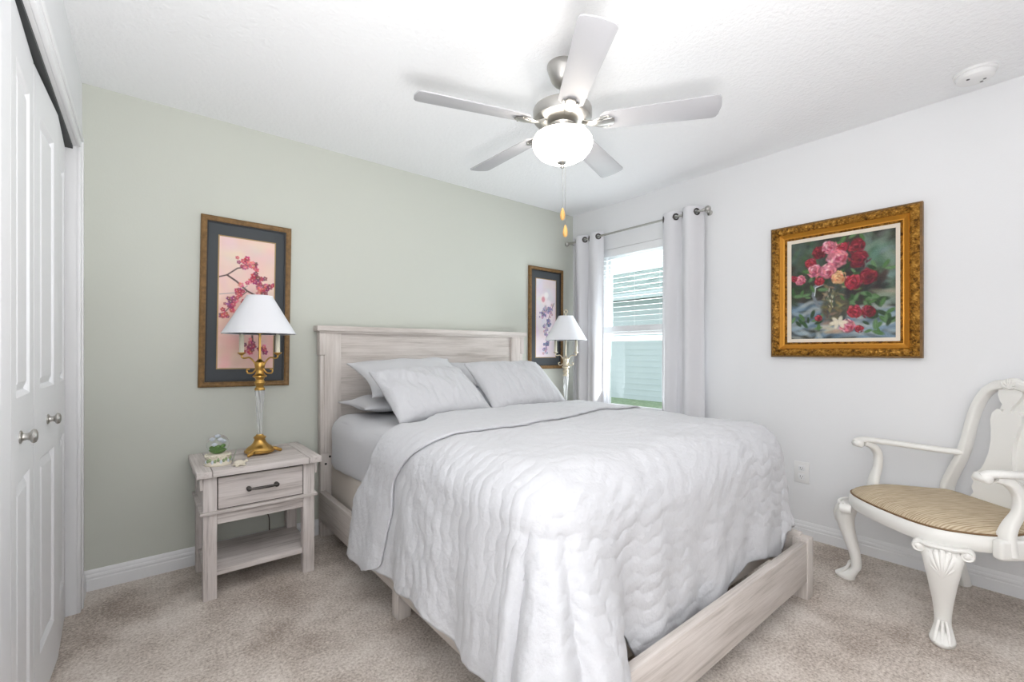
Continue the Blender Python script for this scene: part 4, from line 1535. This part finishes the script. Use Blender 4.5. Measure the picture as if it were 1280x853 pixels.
# ------------------------------------------------------------------ wall outlet, smoke detector
ot = thing('wall_outlet', 'white double power outlet low on the white wall', 'outlet', (XR - 0.0005, 1.037, 0.40), R(-90))
b = BM(); add_box(b, (-0.042, -0.006, -0.066), (0.042, 0, 0.066), 0.003)
build('cover_plate', b, M['white_gloss'], ot)
for sz in (-1, 1):
    b = BM(); add_box(b, (-0.017, -0.0085, sz * 0.026 - 0.017), (0.017, -0.005, sz * 0.026 + 0.017), 0.003)
    sk = build('socket', b, M['trim'], ot)
    b = BM()
    for sx, hh_ in ((-0.006, 0.005), (0.006, 0.004)):
        add_box(b, (sx - 0.0012, -0.0092, sz * 0.026 + 0.002 - hh_), (sx + 0.0012, -0.0082, sz * 0.026 + 0.002 + hh_))
    add_box(b, (-0.002, -0.0092, sz * 0.026 - 0.012), (0.002, -0.0082, sz * 0.026 - 0.008))
    build('socket_slots', b, M['screen_grey'], sk, smooth=0)
sd = thing('smoke_detector', 'round white smoke detector on the ceiling', 'smoke detector', (2.965, 0.262, H))
b = BM(); add_lathe(b, [(0, 0), (0.074, 0), (0.074, -0.010), (0.070, -0.012), (0, -0.012)], 48)
build('base_ring', b, M['white_gloss'], sd)
b = BM(); add_lathe(b, [(0, -0.012), (0.066, -0.012), (0.068, -0.02), (0.064, -0.032), (0.054, -0.038), (0.03, -0.040), (0, -0.040)], 48)
build('cover', b, M['white_gloss'], sd, smooth=40)
for k, (x, y) in enumerate(((-0.035, 0.02), (0.01, -0.03), (0.03, -0.018))):
    b = BM(); add_lathe(b, [(0, -0.0385), (0.006, -0.0385), (0.006, -0.0412), (0, -0.0412)], 12, (x, y, 0))
    build('test_button' if k == 0 else 'indicator_hole', b, M['screen_grey'], sd)

# ------------------------------------------------------------------ ceiling fan
fan = thing('ceiling_fan', 'five-blade ceiling fan with lit frosted bowl', 'ceiling fan', (1.459, 1.43, H))
b = BM(); add_lathe(b, [(0, 0), (0.068, 0), (0.069, -0.012), (0.064, -0.03), (0.050, -0.07), (0.034, -0.09), (0.02, -0.096), (0, -0.096)], 40)
build('canopy', b, M['nickel'], fan, smooth=40)
b = BM(); add_lathe(b, [(0, -0.09), (0.0125, -0.09), (0.0125, -0.165), (0.02, -0.168), (0.024, -0.19), (0, -0.19)], 20)
build('downrod', b, M['nickel'], fan, smooth=40)
b = BM(); add_lathe(b, [(0, -0.182), (0.03, -0.183), (0.07, -0.188), (0.118, -0.193), (0.129, -0.198), (0.132, -0.206), (0.132, -0.236), (0.128, -0.246), (0.108, -0.258), (0.075, -0.268), (0.06, -0.272), (0, -0.272)], 56)
build('motor_housing', b, M['nickel'], fan, smooth=35)
b = BM(); add_lathe(b, [(0, -0.262), (0.056, -0.262), (0.06, -0.272), (0.052, -0.284), (0.05, -0.30), (0.072, -0.306), (0.098, -0.308), (0.10, -0.316), (0, -0.316)], 48)
lk = build('light_fitter', b, M['nickel'], fan, smooth=40)
b = BM()
add_lathe(b, [(0, -0.312), (0.104, -0.312), (0.124, -0.322), (0.133, -0.338), (0.135, -0.356), (0.128, -0.378), (0.108, -0.404), (0.075, -0.424), (0.035, -0.434), (0, -0.435)], 56)
build('light_bowl', b, M['bowl'], fan, smooth=60)
b = BM(); add_lathe(b, [(0, -0.433), (0.022, -0.434), (0.023, -0.438), (0.012, -0.442), (0.007, -0.448), (0.010, -0.455), (0.006, -0.463), (0, -0.464)], 20)
build('bowl_finial', b, M['nickel'], fan, smooth=50)
for k in range(5):
    ang = R(18.3 + 72 * k)
    rot = Matrix.Rotation(ang, 4, 'Z')
    b = BM()
    # blade outline, radius along x
    pts = []
    r0, r1, w0, w1_ = 0.168, 0.655, 0.053, 0.066
    cr = 0.03
    base = [(r0, -w0 + 0.02), (r0 + 0.02, -w0), (r1 - 0.022, -w1_), (r1 - 0.008, -w1_ + 0.005), (r1, -w1_ + 0.02), (r1 + 0.006, 0), (r1, w1_ - 0.02), (r1 - 0.008, w1_ - 0.005), (r1 - 0.022, w1_), (r0 + 0.02, w0), (r0, w0 - 0.02)]
    pitch = Matrix.Translation((0, 0, -0.272)) @ Matrix.Rotation(R(-12), 4, 'X')
    add_prism(b, base, 0.0055, rot @ pitch, 0.0012)
    bd = build('blade', b, M['blade'], fan, smooth=30)
    b = BM()
    t = BM()
    arm = catmull([(0.075, 0, 0.020), (0.11, 0, 0.002), (0.145, 0, -0.007), (0.185, 0, -0.008), (0.228, 0, -0.005)], 4)
    add_tube(t, arm, [(0.014, 0.006)] * 6 + [(0.017, 0.005)] * 6 + [(0.022, 0.004)] * 4 + [(0.015, 0.003)], 12, square=0.4)
    for sy in (-0.03, 0.03):
        add_tube(t, catmull([(0.135, sy * 0.3, -0.006), (0.17, sy * 0.85, -0.006), (0.205, sy, -0.004)], 4), (0.006, 0.003), 8)
    for px_, py_ in ((0.205, -0.03), (0.205, 0.03), (0.222, 0)):
        add_sphere(t, (px_, py_, -0.007), 0.0055, 8, (1, 1, 0.5))
    merge(b, t, rot @ pitch)
    build('blade_arm', b, M['nickel'], bd, smooth=50)
for x, y, zl, nm in ((0.001, 0.0, -0.642, 0), (0.0105, -0.0075, -0.718, 1)):
    b = BM()
    n = 60
    for j in range(n):
        add_sphere(b, (x, y, -0.44 + (zl + 0.44) * j / (n - 1)), 0.0011, 6)
    add_tube(b, [(x, y, -0.44), (x, y, zl)], 0.0007, 5)
    pc = build('pull_chain', b, M['nickel'], fan, smooth=60)
    b = BM()
    add_lathe(b, [(0, 0.0), (0.003, 0.0), (0.0085, -0.015), (0.0115, -0.032), (0.010, -0.046), (0.005, -0.053), (0, -0.054)], 16, (x, y, zl))
    build('pull_fob', b, M['fob'], pc, smooth=60)

# ------------------------------------------------------------------ armchair
fvec = Vector((-0.72, 0.694, 0)).normalized()
svec = Vector((0.694, 0.72, 0)).normalized()
# local x = s (towards the window), local y = f (front)
rotz = math.atan2(svec.y, svec.x)
ch = thing('armchair', 'white carved armchair with shell knees and tan woven seat', 'armchair', (2.638, 0.484, 0), R(49.4))

SEAT_OUT = [(0.0, 0.085), (0.10, 0.08), (0.185, 0.066), (0.25, 0.034), (0.288, -0.02), (0.315, -0.09), (0.326, -0.17), (0.300, -0.27), (0.262, -0.36), (0.225, -0.44), (0.11, -0.455), (0.0, -0.458)]
half = catmull([(x * 0.975, y) for x, y in SEAT_OUT], 6)
outline = [(x, y) for x, y in half] + [(-x, y) for x, y in reversed(half[1:-1])]


def offset_outline(ol, k):
    cx, cy = 0.0, -0.19
    out = []
    for x, y in ol:
        d = math.hypot(x - cx, y - cy)
        out.append((cx + (x - cx) * (d - k) / d, cy + (y - cy) * (d - k) / d))
    return out


b = BM()
t = BM()
rows = []
for k, z_ in ((0.004, 0.378), (0.0, 0.384), (-0.003, 0.41), (0.0, 0.436), (0.006, 0.442), (0.03, 0.442), (0.03, 0.39), (0.03, 0.378)):
    rows.append([t.verts.new((x, y, z_)) for x, y in offset_outline(outline, k)])
rows.append(rows[0])
n = len(outline)
for r0, r1 in zip(rows[:-1], rows[1:]):
    for k in range(n):
        t.faces.new((r0[k], r0[(k + 1) % n], r1[(k + 1) % n], r1[k]))
bmesh.ops.recalc_face_normals(t, faces=t.faces[:])
merge(b, t)
build('seat_frame', b, M['chair'], ch, smooth=40)
b = BM()
rows = []
for k, z_ in ((0.012, 0.425), (0.008, 0.445), (0.010, 0.452), (0.022, 0.463), (0.05, 0.474), (0.10, 0.484), (0.17, 0.490)):
    rows.append([b.verts.new((x, y, z_)) for x, y in offset_outline(outline, k)])
for r0, r1 in zip(rows[:-1], rows[1:]):
    for k in range(n):
        b.faces.new((r0[k], r0[(k + 1) % n], r1[(k + 1) % n], r1[k]))
cv = b.verts.new((0, -0.19, 0.493))
for k in range(n):
    b.faces.new((rows[-1][k], rows[-1][(k + 1) % n], cv))
b.faces.new(list(reversed(rows[0])))
bmesh.ops.recalc_face_normals(b, faces=b.faces[:])
tt_ = build('seat_cushion', b, M['seat'], ch, smooth=60)
tt_['label'] = 'tan striped woven seat'
b = BM()
pp = [(x, y, 0.446) for x, y in offset_outline(outline, 0.0065)]
pp.append(pp[0])
add_tube(b, pp, 0.004, 8, caps=False)
build('seat_welting', b, mat('brown_welt', (128, 100, 70), 0.8), ch, smooth=60)

# cabriole front legs, knees facing outwards on the diagonal
for sx in (-1, 1):
    D = Vector((sx * 0.72, 0.69, 0)).normalized()
    base = Vector((sx * 0.228, 0.0, 0))
    W_ = Vector((-D.y, D.x, 0))
    prof = [(0.385, 0.028, 0.058, 0.040), (0.35, 0.046, 0.062, 0.044), (0.31, 0.055, 0.056, 0.040), (0.26, 0.050, 0.047, 0.034), (0.20, 0.034, 0.038, 0.029), (0.14, 0.018, 0.030, 0.025), (0.09, 0.010, 0.026, 0.022), (0.06, 0.012, 0.027, 0.022), (0.035, 0.028, 0.034, 0.026), (0.016, 0.045, 0.040, 0.034), (0.0, 0.044, 0.036, 0.030)]
    pr = catmull(prof, 4)
    b = BM()
    t = BM()
    rings = []
    for z_, o_, rw, rd in pr:
        c = base + D * o_ + Vector((0, 0, z_))
        ring = []
        for k in range(24):
            a = 2 * PI * k / 24
            ca, sa = math.cos(a), math.sin(a)
            # foot stretches forward to a pad
            ext = 1.0 + (0.55 * max(0, sa) if z_ < 0.045 else 0)
            ring.append(t.verts.new(c + W_ * (rw * ca) + D * (rd * sa * ext)))
        rings.append(ring)
    for r0, r1 in zip(rings[:-1], rings[1:]):
        for k in range(24):
            t.faces.new((r0[k], r0[(k + 1) % 24], r1[(k + 1) % 24], r1[k]))
    t.faces.new(rings[0]); t.faces.new(list(reversed(rings[-1])))
    bmesh.ops.recalc_face_normals(t, faces=t.faces[:])
    merge(b, t)
    lg = build('front_leg', b, M['chair'], ch, smooth=60)
    # shell of seven flutes on the knee
    b = BM()
    root = base + D * 0.090 + Vector((0, 0, 0.275))
    for k in range(7):
        q_ = (k - 3) / 3.0
        tip = base + D * (0.080 - 0.030 * q_ * q_) + W_ * (0.055 * q_) + Vector((0, 0, 0.372 - 0.030 * q_ * q_))
        mid = (root + tip) / 2 + D * 0.014
        add_tube(b, catmull([root, mid, tip], 5), [0.003] + [(0.004 + 0.0085 * i / 9, 0.005 + 0.004 * i / 9) for i in range(9)] + [(0.009, 0.006)], 8, ref=tuple(D))
        add_sphere(b, tip, 0.0095, 10)
    build('carved_shell', b, M['chair'], lg, smooth=70)
    b = BM()
    for s2 in (-1, 1):
        c = base + D * 0.045 + W_ * (s2 * 0.070) + Vector((0, 0, 0.368))
        rotm = Vector((0, 0, 1)).rotation_difference(D).to_matrix().to_4x4()
        add_lathe(b, [(0, -0.03), (0.019, -0.03), (0.022, -0.024), (0.022, 0.014), (0.018, 0.020), (0.012, 0.017), (0.008, 0.022), (0, 0.024)], 20, c, rotm)
    add_tube(b, catmull([base + D * 0.05 + W_ * -0.070 + Vector((0, 0, 0.386)), base + D * 0.072 + W_ * -0.04 + Vector((0, 0, 0.385)), base + D * 0.078 + Vector((0, 0, 0.386)), base + D * 0.072 + W_ * 0.04 + Vector((0, 0, 0.385)), base + D * 0.05 + W_ * 0.070 + Vector((0, 0, 0.386))], 5), 0.008, 8)
    build('knee_scroll', b, M['chair'], lg, smooth=60)
    b = BM()   # ridges along the toes
    for q_ in (-0.6, 0, 0.6):
        add_tube(b, catmull([base + D * 0.036 + W_ * (0.018 * q_) + Vector((0, 0, 0.085)), base + D * 0.052 + W_ * (0.03 * q_) + Vector((0, 0, 0.045)), base + D * (0.094 - 0.012 * abs(q_)) + W_ * (0.038 * q_) + Vector((0, 0, 0.014))], 5), 0.0065, 8)
    build('toe', b, M['chair'], lg, smooth=60)

# rear legs
for sx in (-1, 1):
    b = BM()
    add_tube(b, catmull([(sx * 0.20, -0.43, 0.40), (sx * 0.198, -0.435, 0.28), (sx * 0.197, -0.455, 0.14), (sx * 0.196, -0.49, 0.0)], 6), [(0.022, 0.025)] * 19, 16, ref=(0, 1, 0), square=0.35)
    build('rear_leg', b, M['chair'], ch, smooth=50)

# back: stiles, crest rail, splat; plane leans back
def low(z_):
    return z_ if z_ < 0.6 else 0.6 + (z_ - 0.6) * 0.945


def back_y(z_):
    return -0.435 - 0.16 * max(0.0, z_ - 0.45) ** 1.15


stile_c = [(0.222, 0.42), (0.228, 0.48), (0.205, 0.56), (0.180, 0.63), (0.163, 0.72), (0.155, 0.82), (0.142, 0.90), (0.118, 0.965), (0.082, 1.005), (0.03, 1.022)]
for sx in (-1, 1):
    b = BM()
    pts = [(sx * x, back_y(low(z_)), low(z_)) for x, z_ in catmull(stile_c, 6)]
    nn = len(pts)
    add_tube(b, pts, [(0.017, 0.030 - 0.008 * min(1, i / (nn * 0.5))) for i in range(nn)], 20, ref=(0, 1, 0), square=0.62)
    build('back_stile', b, M['chair'], ch, smooth=50)
b = BM()
pts = [(x, back_y(low(z_)) - 0.002, low(z_)) for x, z_ in catmull([(-0.115, 0.985), (-0.07, 1.022), (-0.03, 1.030), (0, 1.040), (0.03, 1.030), (0.07, 1.022), (0.115, 0.985)], 5)]
add_tube(b, pts, [(0.018, 0.020)] * len(pts), 16, ref=(0, 1, 0), square=0.3)
for q_ in range(-3, 4):
    add_tube(b, [(0.0, back_y(0.98) + 0.014, 0.983), (0.013 * q_, back_y(1.03) + 0.016, 1.028 - 0.003 * q_ * q_)], [0.003, 0.0065], 8)
for sx in (-1, 1):
    add_tube(b, catmull([(sx * 0.05, back_y(1.01) + 0.012, 1.008), (sx * 0.075, back_y(1.0) + 0.016, 1.003), (sx * 0.085, back_y(0.98) + 0.016, 0.983)], 4), 0.006, 8)
build('crest_rail', b, M['chair'], ch, smooth=60)

# splat outline (right half, s >= 0), mirrored
sp_half = [(0.0, 0.43), (0.098, 0.43), (0.105, 0.47), (0.092, 0.49), (0.104, 0.515), (0.098, 0.54), (0.112, 0.557), (0.103, 0.585), (0.088, 0.59), (0.074, 0.605), (0.062, 0.635), (0.050, 0.69), (0.048, 0.75), (0.056, 0.81), (0.066, 0.85), (0.062, 0.885), (0.045, 0.905), (0.030, 0.905), (0.018, 0.893), (0.013, 0.902), (0.02, 0.925), (0.036, 0.945), (0.05, 0.975), (0.05, 1.01), (0.0, 1.02)]
sp_half = [(x, low(z_)) for x, z_ in sp_half]
ol = sp_half + [(-x, z_) for x, z_ in reversed(sp_half[1:-1])]
b = BM()
t = BM()
fr = [t.verts.new((x, back_y(z_) + 0.008, z_)) for x, z_ in ol]
bk = [t.verts.new((x, back_y(z_) - 0.008, z_)) for x, z_ in ol]
n = len(ol)
fcs = [t.faces.new(fr), t.faces.new(list(reversed(bk)))]
for k in range(n):
    t.faces.new((fr[k], fr[(k + 1) % n], bk[(k + 1) % n], bk[k]))
bmesh.ops.triangulate(t, faces=fcs)
bmesh.ops.recalc_face_normals(t, faces=t.faces[:])
merge(b, t)
build('splat', b, M['chair'], ch, smooth=30)

# arms and their posts
for sx in (-1, 1):
    b = BM()
    pts = catmull([(sx * 0.168, back_y(0.66) + 0.006, 0.660), (sx * 0.225, -0.38, 0.663), (sx * 0.285, -0.28, 0.672), (sx * 0.325, -0.18, 0.682), (sx * 0.335, -0.12, 0.688), (sx * 0.330, -0.078, 0.686), (sx * 0.322, -0.058, 0.676)], 6)
    nn = len(pts)
    rr = [(0.018 + 0.012 * math.sin(PI * min(1, i / (nn * 0.9))), 0.0145) for i in range(nn)]
    add_tube(b, pts, rr, 14, square=0.25)
    # scrolled end
    e = Vector((sx * 0.322, -0.065, 0.672))
    add_lathe(b, [(0, -0.027), (0.012, -0.027), (0.018, -0.022), (0.018, 0.022), (0.012, 0.027), (0.006, 0.024), (0, 0.027)], 20, e, Matrix.Rotation(R(90), 4, 'Y'))
    am = build('arm', b, M['chair'], ch, smooth=60)
    b = BM()
    pts = catmull([(sx * 0.322, -0.150, 0.385), (sx * 0.325, -0.145, 0.44), (sx * 0.330, -0.155, 0.49), (sx * 0.338, -0.180, 0.55), (sx * 0.338, -0.180, 0.61), (sx * 0.334, -0.150, 0.655), (sx * 0.330, -0.10, 0.676)], 6)
    nn = len(pts)
    rr = [(0.018, 0.040 - 0.022 * min(1, i / (nn * 0.45))) for i in range(nn)]
    add_tube(b, pts, rr, 16, ref=(sx, 0, 0), square=0.4)
    build('arm_post', b, M['chair'], am, smooth=50)
    b = BM()
    add_box(b, (sx * 0.335 - 0.02, -0.20, 0.366), (sx * 0.335 + 0.02, -0.10, 0.442), 0.012, 4)
    build('post_block', b, M['chair'], am, smooth=50)
